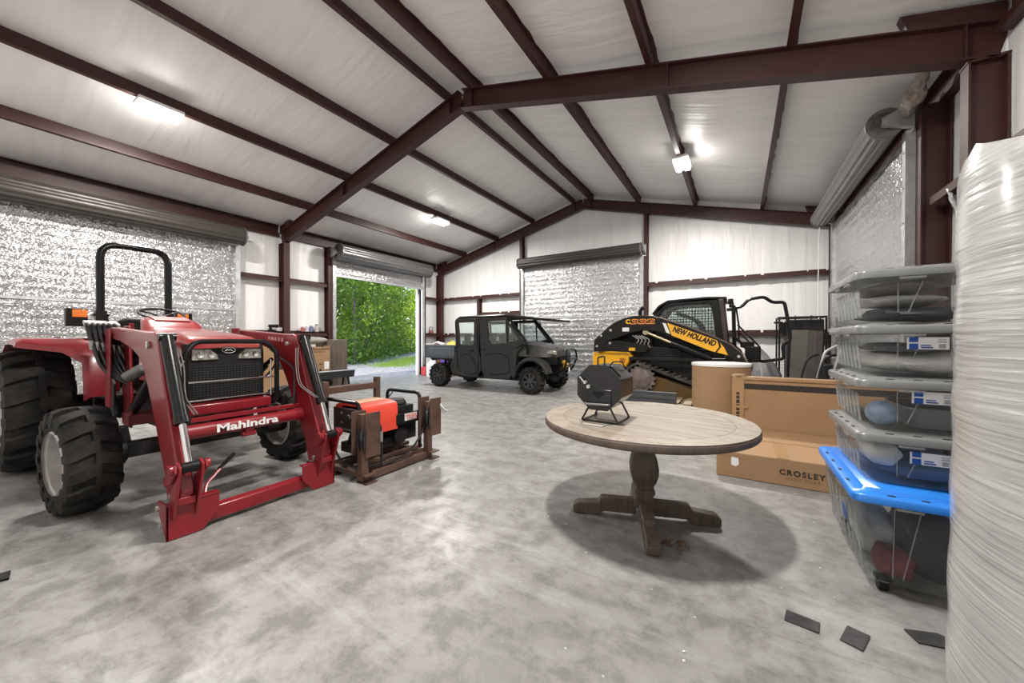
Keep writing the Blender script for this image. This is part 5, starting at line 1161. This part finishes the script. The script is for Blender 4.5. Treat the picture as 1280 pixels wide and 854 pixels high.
cloth('red_cloth', 'dull red cloth low in the blue-lidded tote', (.735, 2.86, .062), (.15, .20, .15), (.22, .06, .07), 3)
cloth('blue_cloth', 'dark blue cloth filling the tote on the blue lid', (.89, 3.12, .58), (.40, .56, .13), (.06, .12, .24), 4)
cloth('white_cloth', 'off-white bundle in the tote on the blue lid', (.70, 2.98, .655), (.16, .30, .14), (.58, .56, .53), 5)
bl = MB(); bl.ball((0, 0, .07), .07, 18, 12); tag(P('ball', bl, solid('pale_blue_ball', (.30, .40, .55), .5, 0, .3, 20), loc=(.70, 2.92, .882)), 'pale blue ball in the third tote from the floor', 'ball')
tr = MB(); tr.loft([[(x*s_, y*s_, z) for x, y in rrect(.26, .40, .05)] for s_, z in ((.85, 0), (1, .11), (1.05, .115), (1.05, .105), (.97, .1), (.82, .01))]); tag(P('plastic_tray', tr, solid('grey_tray', (.20, .20, .21), .45), loc=(.93, 3.08, .882)), 'grey plastic tray in the third tote from the floor', 'tray')
bx_ = MB(); bx_.b2((-.16, -.14, 0), (.16, .14, .03)); tag(P('wooden_board', bx_, M['oak_dark'], loc=(.80, 3.32, .882), bevel=.004), 'brown board at the bottom of the third tote', 'board')
cloth('white_bedding', 'white bedding in the tote second from the top', (.87, 3.12, 1.182), (.42, .58, .12), (.66, .64, .62), 6)
cloth('grey_blanket', 'dark grey folded blanket on the white bedding in a tote', (.82, 3.06, 1.30), (.34, .44, .055), (.12, .12, .13), 7)
cloth('grey_jacket', 'charcoal folded cloth at the bottom of the topmost tote', (.86, 3.10, 1.482), (.42, .58, .075), (.055, .058, .065), 8)
cloth('pale_blanket', 'pale folded cloth between dark ones in the topmost tote', (.80, 3.06, 1.562), (.32, .46, .065), (.42, .41, .40), 9)
cloth('brown_blanket', 'brown grey folded cloth uppermost in the topmost tote', (.78, 3.04, 1.628), (.28, .42, .075), (.13, .12, .115), 10)

# ------------------------------------------------------------------ wrapped roll of insulation at the right
m, nt, bs, N, L = new_mat('stretch_wrap'); M['wrap'] = m
bs.inputs['Roughness'].default_value = .22; bs.inputs['Base Color'].default_value = (.39, .39, .385, 1); bs.inputs['Coat Weight'].default_value = .5; bs.inputs['Coat Roughness'].default_value = .12
tc = N('ShaderNodeTexCoord'); mp = N('ShaderNodeMapping'); mp.inputs['Scale'].default_value = (1.3, 1.3, 26); mp.inputs['Rotation'].default_value = (.05, .04, 0); L(tc.outputs['Object'], mp.inputs['Vector'])
n1 = N('ShaderNodeTexNoise'); n1.inputs['Scale'].default_value = 1.5; n1.inputs['Detail'].default_value = 6; n1.inputs['Distortion'].default_value = .5; L(mp.outputs[0], n1.inputs['Vector'])
b_ = N('ShaderNodeBump'); b_.inputs['Strength'].default_value = .38; b_.inputs['Distance'].default_value = .02; L(n1.outputs['Fac'], b_.inputs['Height']); L(b_.outputs['Normal'], bs.inputs['Normal'])
RL = thing('insulation_roll', 'tall white insulation roll in stretch wrap standing beside the totes', 'insulation roll', (1.13, 1.64, 0))
rb = MB(); n = 72; rings = []; rnd = random.Random(2)
for k in range(56):
    z = 1.94*k/55; q = .56 + .002*sin(z*23) + rnd.uniform(-.0015, .0015) - (.014*max(0, (z-1.88)/.06)**2)
    lean = .012*(z/1.95)
    rings.append([(lean+q*cos(2*pi*i/n)*(1+.006*sin(5*2*pi*i/n+z*2)), -.0+q*sin(2*pi*i/n)*(1+.006*sin(4*2*pi*i/n+z*3)), z + (-.16*max(0, -sin(2*pi*i/n))+.008*sin(i*.9)+.006*sin(i*2.3))*max(0, (z-1.6)/.34)) for i in range(n)])
rb.loft(rings); P('roll_body', rb, M['wrap'], RL, smooth=70)
rn = MB(); rn.lathe([(.10, 1.93), (.10, 1.96), (.07, 1.96), (.07, 1.93)], (.03, 0, 0), n=24, caps=False); P('core_tube', rn, M['card'], RL)
tr_ = MB(); r = random.Random(8)
for q0, q1, w_ in (((.62, 2.35, 1.80), (.56, 2.42, 1.74), .05), ((.64, 2.36, 1.66), (.57, 2.43, 1.60), .04)):
    pass
tw = MB(); rings = []
for k in range(12):
    t = k/11; c = Vector((1.93-.10*t*t, 5.42+.18*t, 2.10+.81*t)); q = .02+.075*(1-t)
    rings.append([c+Vector((r.uniform(-.02, .02), q*cos(a*pi/4)*.6, q*1.2*sin(a*pi/4)+r.uniform(-.015, .015))) for a in range(8)])
tw.loft(rings); tag(P('torn_plastic', tw, M['wrap'], smooth=70), 'torn twist of clear plastic hanging from the wall film above the totes', 'torn plastic')

# ------------------------------------------------------------------ scraps on the floor
M['tile'] = solid('charcoal_tile', (.035, .034, .036), .55, 0, .3, 20, .3, 60)
for pts, lb in (([(0.209, 2.3), (0.338, 2.278), (0.323, 2.196), (0.194, 2.215)], 'flat charcoal tile on the floor, farthest from the wrapped roll'), ([(0.446, 2.326), (0.521, 2.298), (0.469, 2.171), (0.397, 2.202)], 'flat charcoal tile between the two other tiles on the floor'), ([(0.667, 2.439), (0.792, 2.485), (0.83, 2.46), (0.79, 2.385), (0.694, 2.364)], 'flat charcoal tile touching the foot of the wrapped roll')):
    mb = MB(); cx = sum(p[0] for p in pts)/len(pts); cy = sum(p[1] for p in pts)/len(pts)
    mb.prism([(x-cx, y-cy) for x, y in pts], 0, .008, 'z'); tag(P('floor_tile', mb, M['tile'], loc=(cx, cy, .001), bevel=.002), lb, 'tile', 'charcoal tiles on the floor by the roll')
mb = MB(); mb.prism([(-.06, -.03), (.05, -.02), (.06, .015), (-.05, .03)], 0, .012, 'z'); tag(P('rubber_scrap', mb, M['black'], loc=(-3.60, .245, .001), bevel=.003), 'small black rubber scrap alone on the floor by the tractor tyre', 'scrap')
mb = MB(); r = random.Random(4)
for k in range(16):
    a = r.uniform(0, 6.28); c = (r.uniform(-.07, .07), r.uniform(-.05, .05), .004+r.uniform(0, .012)); mb.box(c, (r.uniform(.02, .05), r.uniform(.01, .025), .004), rz=a, rx=r.uniform(-.3, .3))
o = P('wood_chips', mb, solid('chips_brown', (.16, .085, .05), .7, 0, .4, 30), smooth=0, loc=(-.37, 2.64, .004)); o['kind'] = 'stuff'; o['label'] = 'small pile of brown chips under the table foot'
mb = MB(); r = random.Random(21)
for k in range(140):
    x, y = r.uniform(-3.2, 1.2), r.uniform(.9, 4.2); s_ = r.uniform(.003, .012); mb.box((x, y, .002), (s_, s_*r.uniform(.5, 1.5), .003), rz=r.uniform(0, 3))
o = P('floor_debris', mb, [solid('pale_grit', (.62, .60, .57), .7)], smooth=0); o['kind'] = 'stuff'; o['label'] = 'pale specks of grit scattered over the concrete'

# ------------------------------------------------------------------ cartons and things along the left wall
c1 = thing('carton', 'large brown carton with a black round stamp behind the tractor loader', 'carton', (-9.55, 4.42, 0))
mb = MB(); mb.b2((-.38, -.46, 0), (.30, .46, 1.22)); b = P('carton_body', mb, M['card'], c1, bevel=.01)
mb = MB(); mb.lathe([(.20, 0), (.20, .003)], (.30, .18, .80), (1, 0, 0), 32); P('round_stamp', mb, M['ink'], b)
text('STOR', .34, M['tape'], b, (.3045, .0, .80), (0, 1, 0), (0, 0, 1), height=.11, bold=.03)
mb = MB(); mb.b2((.301, -.46, .595), (.304, .46, .64)); P('tape_strip', mb, M['tape'], b, smooth=0)
c2 = thing('crate', 'dark low crate under the open carton by the roll-up door', 'crate', (-9.55, 5.42, 0))
mb = MB(); mb.b2((-.35, -.36, 0), (.33, .36, .46)); b = P('crate_body', mb, M['darkgrey'], c2, bevel=.01)
mb = MB(); [mb.b2((.33, -.36, z), (.345, .36, z+.09)) for z in (.03, .17, .31)]; P('crate_slat', mb, M['engine'], b, bevel=.003)
c3 = thing('carton', 'brown carton with torn top flaps and a white label beside the wood-grain cabinet', 'carton', (-9.55, 5.40, .462))
mb = MB(); mb.b2((-.30, -.36, 0), (.27, .36, .70)); b = P('carton_body', mb, M['card'], c3, bevel=.008)
mb = MB(); mb.prism([(-.36, .70), (-.30, .76), (-.1, .71), (.05, .66), (.2, .73), (.36, .75), (.36, .66), (-.36, .66)], .272, .285, 'x'); mb.b2((.271, -.2, .58), (.278, .22, .62)); P('torn_flap', mb, M['card_dark'], b)
mb = MB(); mb.b2((.271, .20, .12), (.275, .33, .32)); P('label_sticker', mb, M['white'], b, smooth=0)
mb = MB(); [mb.prism([(y, .24), (y+.03, .27), (y+.08, .27), (y+.1, .24), (y+.05, .25)], .271, .274, 'x') for y in (-.12, .05)]; [mb.prism([(y, .08), (y+.05, .15), (y+.09, .08)], .271, .274, 'x') for y in (-.12, .05)]; P('printed_mark', mb, M['ink'], b, smooth=0)
mb = MB(); r = random.Random(6); rings = []
for k in range(15):
    t = k/14; rr = .105*(sin(pi*min(max(t, .06), .94))**.35); rings.append([(rr*cos(a*pi/8)*(1+r.uniform(-.06, .06)), -.36+.72*t, .10+rr*.85*sin(a*pi/8)*(1+r.uniform(-.06, .06))) for a in range(16)])
mb.loft(rings); tag(P('rolled_tarp', mb, solid('grey_tarp', (.30, .29, .27), .6, 0, .2, 10, .4, 20), smooth=70, loc=(-9.5, 5.42, 1.245)), 'rolled grey tarp lying on the open carton', 'tarp')
wc = thing('wood_cabinet', 'tall brown wood-grain cabinet beside the open roll-up door', 'cabinet', (-9.72, 6.08, 0))
mb = MB(); mb.b2((-.30, -.29, .06), (.28, .30, 1.36)); b = P('cabinet_body', mb, wood_mat('grey_walnut', (.06, .044, .035), (.13, .104, .086), (12, 12, .9), .55, 2), wc, bevel=.012)
mb = MB(); mb.b2((.28, -.28, .08), (.295, .29, 1.33)); P('cabinet_door', mb, wood_mat('grey_walnut_door', (.068, .050, .040), (.145, .115, .095), (12, 12, .9), .5, 2), b, bevel=.004)
mb = MB(); mb.b2((-.28, -.27, 0), (.25, .28, .06)); P('plinth', mb, M['black'], wc)
tb = thing('metal_tray', 'dark metal trough with a pale rim on trestle legs before the cartons', 'trough', (-8.95, 5.75, 0))
mb = MB(); mb.loft([[(x, y, z) for x, y in ((-.16*q, -.62), (.16*q, -.62), (.16*q, .42), (-.16*q, .42))] for q, z in ((.7, .36), (1, .55), (.96, .55), (.66, .38))]); P('trough_body', mb, M['darkgrey'], tb, bevel=.006)
mb = MB(); mb.tube([(.16, -.62, .555), (.16, .42, .555)], .016, 8); P('pale_rim', mb, M['galv'], tb)
for y in (-.45, .25):
    for s in (-1, 1): mb = MB(); mb.bar((s*.10, y, .37), (s*.16, y, 0), .04, .04); P('leg', mb, M['black'], tb)
# odds and ends on the girt shelf
z = 1.5+.085
def jar(y, r, h, col, label, lidc=(.6, .6, .6), n='jar'):
    t = thing(n, label, n, (XL+.10, y, z), 0, 'containers on the left wall girt')
    mb = MB(); mb.lathe([(.004, 0), (r, 0), (r, h*.75), (r*.7, h*.85), (r*.7, h)], n=16); P(n+'_body', mb, solid(n+'_col', col, .4), t)
    mb = MB(); mb.lathe([(r*.76, h*.9), (r*.76, h*1.06), (.004, h*1.06)], n=16); P('lid', mb, solid('lid_col', lidc, .4), t)
jar(5.62, .05, .13, (.45, .12, .10), 'small red jar on the wall ledge nearest the column', n='jar')
jar(5.74, .055, .14, (.55, .55, .58), 'white paint can on the wall ledge', n='paint_can'); jar(5.86, .05, .17, (.16, .18, .34), 'blue bottle on the wall ledge', n='bottle')
jar(6.02, .055, .20, (.50, .50, .46), 'tall pale jar at the door end of the wall ledge', (.1, .1, .1), n='jar')
t = thing('hand_tool', 'dark power tool on the wall ledge beside the frame column', 'power tool', (XL+.12, 4.85, z)); mb = MB(); mb.cyl((0, -.10, .13), (0, .12, .13), .04, 12); mb.box((0, -.06, .06), (.05, .05, .12)); mb.box((0, -.06, .0+.02), (.07, .10, .04)); P('tool_body', mb, M['black'], t, bevel=.006)
t = thing('small_box', 'small white box on the wall ledge just before the frame column', 'box', (XL+.12, 5.0, z)); mb = MB(); mb.b2((-.05, -.055, 0), (.05, .055, .09)); b = P('box_body', mb, M['white'], t, bevel=.004); mb = MB(); mb.b2((.05, -.05, .03), (.052, .05, .05)); P('print_band', mb, M['label_grey'], b, smooth=0)
# things by the far corner behind the vehicle bed
jy_ = 10.62
t = thing('kettle', 'dark kettle with an arched handle on the wall ledge behind the vehicle bed', 'kettle', (XL+.12, jy_, z)); mb = MB(); mb.lathe([(.004, 0), (.09, 0), (.10, .05), (.07, .12), (.03, .14), (.004, .14)], n=18); P('kettle_body', mb, solid('rust_brown', (.20, .07, .04), .5), t)
mb = MB(); mb.tube(arc([(0, -.08, .10), (0, -.09, .26), (0, .09, .26), (0, .08, .10)], .05), .014, 8); P('handle', mb, M['black'], t)
t = thing('plastic_jug', 'white plastic jug on the floor behind the vehicle rear wheel', 'jug', (-9.70, 9.98, 0)); mb = MB(); mb.lathe([(.004, 0), (.17, 0), (.18, .04), (.18, .42), (.10, .52), (.05, .55), (.05, .60), (.004, .60)], n=24); P('jug_body', mb, solid('milk_white', (.75, .75, .74), .4), t); mb = MB(); mb.tube(arc([(.08, 0, .54), (.16, 0, .58), (.19, 0, .40)], .03), .02, 8); P('handle', mb, M['white'], t)
t = thing('fuel_can', 'red fuel can on the floor by the open door jamb', 'fuel can', (-10.06, 10.03, 0)); mb = MB(); mb.b2((-.13, -.09, 0), (.13, .09, .33)); P('can_body', mb, solid('can_red', (.45, .03, .03), .4), t, bevel=.02); mb = MB(); mb.cyl((.08, 0, .33), (.08, 0, .40), .03, 12); mb.tube(arc([(-.09, 0, .33), (-.09, 0, .39), (.02, 0, .39), (.02, 0, .33)], .02), .012, 8); P('spout', mb, M['black'], t)
for k, (dx, dy, col, nm) in enumerate(((0, 0, (.13, .06, .36), 'purple'), (.32, .05, (.60, .12, .20), 'pink'), (-.30, .05, (.16, .07, .05), 'brown'))):
    cloth('bundled_cloth', nm + ' bundle on the crate behind the vehicle rear wheel', (-9.50+dx, 10.50+dy, .402), (.28, .26, .24), col, 30+k)
t = thing('wooden_crate', 'low wooden crate behind the vehicle rear wheel', 'crate', (-9.45, 10.55, 0)); mb = MB(); mb.b2((-.55, -.25, 0), (.55, .25, .4)); P('crate_body', mb, M['oak_dark'], t, bevel=.01); mb = MB(); [mb.b2((-.55, -.26, q), (.55, -.25, q+.10)) for q in (.04, .16, .28)]; P('slat', mb, M['oak_dark'], t)

# ------------------------------------------------------------------ right corner: mesh cage, sheet, hand truck, tarp heap
t = thing('wire_cage', 'black wire cage bin standing in the back corner by the pull rope', 'cage', (1.16, 10.35, 0))
mb = MB()
for x in (-.40, .40):
    for y in (-.35, .35): mb.bar((x, y, 0), (x, y, 1.86), .035, .035)
for z_ in (.15, 1.85):
    for y in (-.35, .35): mb.bar((-.40, y, z_), (.40, y, z_), .03, .03)
    for x in (-.40, .40): mb.bar((x, -.35, z_), (x, .35, z_), .03, .03)
for x in (-.12, .15): mb.bar((x, -.36, .15), (x, -.36, 1.88), .03, .02)
P('cage_frame', mb, M['black'], t, smooth=0)
mb = MB()
for k in range(16): mb.tube([(-.40+.0533*k, -.35, .15), (-.40+.0533*k, -.35, 1.85)], .003, 4)
for k in range(24): mb.tube([(-.40, -.35, .18+.07*k), (.40, -.35, .18+.07*k)], .003, 4)
P('wire_mesh', mb, M['black'], t, smooth=0)
mb = MB(); mb.b2((-.26, -.28, .2), (.38, .32, 1.80)); P('black_liner', mb, solid('black_liner', (.012, .012, .015), .6), t, bevel=.03)
t = thing('cardboard_sheet', 'folded grey brown cardboard sheet leaning on the wire cage', 'cardboard sheet', (1.14, 9.62, 0), rot=(-.17, .06, 0))
mb = MB(); mb.loft([[(-.26, 0, 0), (0, -.06, 0), (.26, 0, 0), (.26, .012, 0), (0, -.045, 0), (-.26, .012, 0)], [(-.26, 0, 1.58), (0, -.06, 1.58), (.26, 0, 1.58), (.26, .012, 1.58), (0, -.045, 1.58), (-.26, .012, 1.58)]]); P('sheet', mb, solid('grey_card', (.065, .058, .05), .8, 0, .15, 3), t, smooth=20)
mb = MB(); mb.box((.13, -.036, .8), (.05, .004, 1.5), rz=.23); P('tape_strip', mb, solid('grey_tape', (.08, .06, .055), .5), t, smooth=0)
t = thing('hand_truck', 'hand truck with black curved rails and a grey loop handle behind the cartons', 'hand truck', (1.14, 7.85, 0))
mb = MB()
for x in (-.22, .0): mb.tube(arc([(x-.10, -.25, .10), (x-.02, -.10, .80), (x+.06, .02, 1.05), (x+.22, .10, 1.12)], .2), .018, 8)
mb.tube([(-.30, -.22, .25), (-.08, -.22, .25)], .016, 8); mb.tube([(-.27, -.16, .6), (-.05, -.16, .6)], .016, 8); P('curved_rail', mb, M['black'], t)
mb = MB(); mb.tube(arc([(-.02, .05, .72), (.08, .08, 1.16), (.24, .10, 1.27), (.28, .10, 1.22), (.16, .06, .72)], .05), .022, 10); mb.tube([(.06, .07, 1.10), (.21, .08, 1.06)], .018, 8); P('loop_handle', mb, M['galv'], t)
for x in (-.34, .14): mb = MB(); mb.lathe([(.03, -.03), (.12, -.035), (.125, 0), (.12, .035), (.03, .03)], (x, -.1, .125), (1, 0, 0), 22); P('wheel', mb, M['rubber_clean'], t)
mb = MB(); mb.cyl((-.34, -.1, .125), (.14, -.1, .125), .012, 8); mb.b2((-.32, -.45, .0), (.06, -.24, .014)); P('toe_plate', mb, M['black'], t)
mb = MB(); r = random.Random(9); n, mm = 26, 14; rings = []
for i in range(mm+1):
    q = i/mm; rr = cos(q*pi/2)**.8; rings.append([(.48*rr*cos(2*pi*k/n)*(1+.14*sin(5*2*pi*k/n+q*3)), .36*rr*sin(2*pi*k/n)*(1+.14*sin(4*2*pi*k/n)), 1.22*q**.9) for k in range(n)])
mb.loft(rings); tag(P('tarp_heap', mb, solid('grey_sheeting', (.20, .20, .205), .3, 0, .3, 6, .6, 10, coat=.4), smooth=70, loc=(.36, 9.95, 0)), 'heap under grey plastic sheeting behind the loader door', 'tarp heap')
t = thing('machine_part', 'dark machine part on the floor beyond the totes', 'machine part', (1.45, 8.7, 0)); mb = MB(); mb.b2((-.25, -.35, .1), (.22, .3, .62)); mb.cyl((-.1, -.1, .62), (-.1, -.1, .92), .10, 16); mb.cyl((.1, .1, .62), (.1, .1, .78), .08, 16); P('machine_case', mb, M['engine'], t, bevel=.02)
for y in (-.25, .2):
    for x in (-.2, .17): mb = MB(); mb.cyl((x-.03, y, .1), (x+.03, y, .1), .10, 18); P('wheel', mb, M['rubber_clean'], t)

# ------------------------------------------------------------------ the yard outside the raised door
def ground_mat():
    m, nt, bs, N, L = new_mat('pale_gravel'); tc = N('ShaderNodeTexCoord')
    n = N('ShaderNodeTexNoise'); n.inputs['Scale'].default_value = 3; n.inputs['Detail'].default_value = 10; n.inputs['Roughness'].default_value = .8; L(tc.outputs['Object'], n.inputs['Vector'])
    n2 = N('ShaderNodeTexNoise'); n2.inputs['Scale'].default_value = .35; n2.inputs['Detail'].default_value = 5; L(tc.outputs['Object'], n2.inputs['Vector'])
    r = N('ShaderNodeMapRange'); r.inputs[1].default_value = .35; r.inputs[2].default_value = .65; L(n.outputs['Fac'], r.inputs[0])
    x = N('ShaderNodeMix'); x.data_type = 'RGBA'; x.inputs[6].default_value = (.13, .125, .125, 1); x.inputs[7].default_value = (.40, .385, .385, 1); L(r.outputs[0], x.inputs[0])
    L(x.outputs[2], bs.inputs['Base Color']); bs.inputs['Roughness'].default_value = .9; return m
mb = MB(); n = 40; rings = []
for i in range(n+1):
    X = XL-.3-75*i/n; rings.append([(X, -40+130*k/n, -.03+.10*sin(X*.5+k)*min(1, i/6)*.5) for k in range(n+1)])
mb.loft(rings, caps=False, closed=False); struct(P('gravel_yard', mb, ground_mat(), smooth=60), 'pale gravel yard outside the open roll-up door')
M['leaf'] = None
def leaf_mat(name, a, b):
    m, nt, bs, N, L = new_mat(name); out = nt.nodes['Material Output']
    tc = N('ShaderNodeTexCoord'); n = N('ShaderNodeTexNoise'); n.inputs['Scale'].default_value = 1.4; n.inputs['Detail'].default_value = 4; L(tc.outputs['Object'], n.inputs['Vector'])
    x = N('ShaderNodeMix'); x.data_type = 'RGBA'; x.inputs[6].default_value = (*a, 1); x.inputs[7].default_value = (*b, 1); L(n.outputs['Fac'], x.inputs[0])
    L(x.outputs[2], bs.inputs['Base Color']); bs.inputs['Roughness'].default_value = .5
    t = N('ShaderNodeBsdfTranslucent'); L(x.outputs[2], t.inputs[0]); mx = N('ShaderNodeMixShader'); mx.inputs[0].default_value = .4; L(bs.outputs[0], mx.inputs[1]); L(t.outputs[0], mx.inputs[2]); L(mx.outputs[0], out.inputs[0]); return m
LM = [leaf_mat('forest_leaves', (.085, .17, .012), (.30, .44, .04)), leaf_mat('shaded_dark_leaves', (.045, .105, .010), (.16, .27, .022)), leaf_mat('fresh_leaves', (.27, .42, .025), (.52, .66, .07))]  # second leaf tone is darkened to put deeper shadows into the foliage colour
BK = solid('bark', (.19, .16, .13), .85, 0, .3, 8)
def make_tree(seed, H, spread, leaf, nl, base=.8, size=.20):
    r = random.Random(seed)
    t = thing('tree', '', 'tree', (0, 0, 0), 0, 'trees beyond the gravel yard')
    mb = MB(); mb.tube([(0, 0, -.1), (.08*r.uniform(-1, 1), .1*r.uniform(-1, 1), H*.35), (.25*r.uniform(-1, 1), .2*r.uniform(-1, 1), H*.7), (.3*r.uniform(-1, 1), .3*r.uniform(-1, 1), H)], [.11, .085, .05, .015], 8)
    tips = []
    for k in range(16):
        z = H*r.uniform(.15, .9); a = r.uniform(0, 6.28); l = spread*r.uniform(.5, 1)*(1.1-z/H*.6); p = Vector((cos(a)*l, sin(a)*l, z+l*.35)); mb.tube([(0, 0, z), p*.5+Vector((0, 0, z*.5-.05)), p], [.03, .02, .008], 5); tips.append(p)
    P('trunk', mb, BK, t)
    lf = MB()
    cl = []
    for p in tips: cl += [p.lerp(Vector((0, 0, p.z)), r.uniform(0, .5)) for _ in range(3)]
    cl += [Vector((r.gauss(0, spread*.45), r.gauss(0, spread*.45), r.uniform(base, H))) for _ in range(22)]
    for k in range(nl):
        c = r.choice(cl); q = c + Vector((r.gauss(0, .33), r.gauss(0, .33), r.gauss(0, .30)))
        if q.z < .25: q.z = .25+r.random()*.4
        u = Vector((r.gauss(0, 1), r.gauss(0, 1), r.gauss(0, .6))).normalized(); w_ = u.orthogonal().normalized(); w_ = (Matrix.Rotation(r.uniform(0, 6.28), 3, u) @ w_); s_ = size*r.uniform(.6, 1.3)
        v = u.cross(w_)
        lf.add([q-w_*s_*.5, q+v*s_*.28, q+w_*s_*.5, q-v*s_*.28], [(0, 1, 2, 3)])
    P('foliage', lf, leaf, t, smooth=0, fix=False)
    return t
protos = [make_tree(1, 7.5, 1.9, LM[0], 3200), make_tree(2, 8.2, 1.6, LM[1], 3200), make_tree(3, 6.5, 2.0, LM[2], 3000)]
KIND = ['mid green leafy tree', 'dark green slender tree', 'bright yellow-green bushy tree']
spots = [(-17.6, 10.9, 1), (-18.6, 13.0, 0), (-20.6, 15.4, 1), (-22.8, 17.6, 0), (-24.6, 20.4, 0), (-27.2, 23.2, 1), (-29.4, 26.2, 0), (-24.5, 24.0, 2), (-21.5, 12.6, 0), (-23.8, 15.2, 1), (-26.2, 18.6, 0), (-29.5, 22.2, 0), (-33.0, 28.4, 1), (-20.2, 10.0, 0), (-34.0, 32.0, 0), (-24.5, 12.0, 1), (-28.5, 16.8, 0), (-27.5, 28.5, 2)]
names_ = ['nearest the wood-grain cabinet', 'second along the yard edge', 'third along the yard edge', 'fourth along the yard edge', 'in the middle of the opening', 'beyond the middle of the opening', 'near the vehicle side of the opening', 'standing out before the others by the grass', 'behind the nearest tree', 'behind the third tree', 'deep behind the middle of the row', 'deep behind the grass end of the row', 'far back behind the grass end', 'standing alone before the cabinet side of the wood', 'farthest back of all', 'deep in the wood behind the nearest tree', 'deep in the wood at the middle', 'beside the door jamb nearest the vehicle']
used = [False]*3; rt = random.Random(12)
for (x, y, k), nm in zip(spots, names_):
    lb = KIND[k] + ' ' + nm
    if not used[k]:
        used[k] = True; o = protos[k]; o.location = (x, y, 0); o['label'] = lb
    else: dup(protos[k], (x, y, 0), rt.uniform(0, 360), lb)
# undergrowth along the wood edge, and a strip of grass
def strip(name, label, mat, path, width, n, h, size, seed):
    r = random.Random(seed); lf = MB()
    for k in range(n):
        t = r.random()*(len(path)-1); i = int(t); a, b = Vector(path[i]), Vector(path[min(i+1, len(path)-1)]); c = a.lerp(b, t-i)
        q = Vector((c.x+r.gauss(0, width), c.y+r.gauss(0, width), abs(r.gauss(0, h)))); u = Vector((r.gauss(0, 1), r.gauss(0, 1), r.gauss(0, .6))).normalized(); w_ = u.orthogonal().normalized(); v = u.cross(w_); s_ = size*r.uniform(.6, 1.3)
        lf.add([q-w_*s_*.5, q+v*s_*.28, q+w_*s_*.5, q-v*s_*.28], [(0, 1, 2, 3)])
    o = P(name, lf, mat, smooth=0, fix=False); o['kind'] = 'stuff'; o['label'] = label
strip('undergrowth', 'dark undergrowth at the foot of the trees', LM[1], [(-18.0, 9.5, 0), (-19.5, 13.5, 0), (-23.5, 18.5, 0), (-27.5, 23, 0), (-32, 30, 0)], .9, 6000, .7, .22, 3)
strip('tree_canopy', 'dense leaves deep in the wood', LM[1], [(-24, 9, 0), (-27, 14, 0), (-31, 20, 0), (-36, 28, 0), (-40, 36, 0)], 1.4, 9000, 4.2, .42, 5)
gm_ = leaf_mat('grass_blades', (.16, .28, .03), (.34, .46, .08))
def grass(path, width, n, seed):
    r = random.Random(seed); g = MB()
    for k in range(n):
        t = r.random()*(len(path)-1); i = int(t); a, b = Vector(path[i]), Vector(path[i+1]); c = a.lerp(b, t-i)+Vector((r.gauss(0, width), r.gauss(0, width), 0)); h = r.uniform(.05, .18); a_ = r.uniform(0, 3.14); dx, dy = .012*cos(a_), .012*sin(a_); l = (r.gauss(0, .05), r.gauss(0, .05))
        g.add([(c.x-dx, c.y-dy, -.03), (c.x+dx, c.y+dy, -.03), (c.x+l[0], c.y+l[1], h)], [(0, 1, 2)])
    return g
o = P('grass', grass([(-15.0, 12.3, 0), (-17.5, 15.8, 0), (-20.5, 20.0, 0)], .55, 5000, 4), gm_, smooth=0, fix=False); o['kind'] = 'stuff'; o['label'] = 'tufts of green grass growing along the gravel drive'
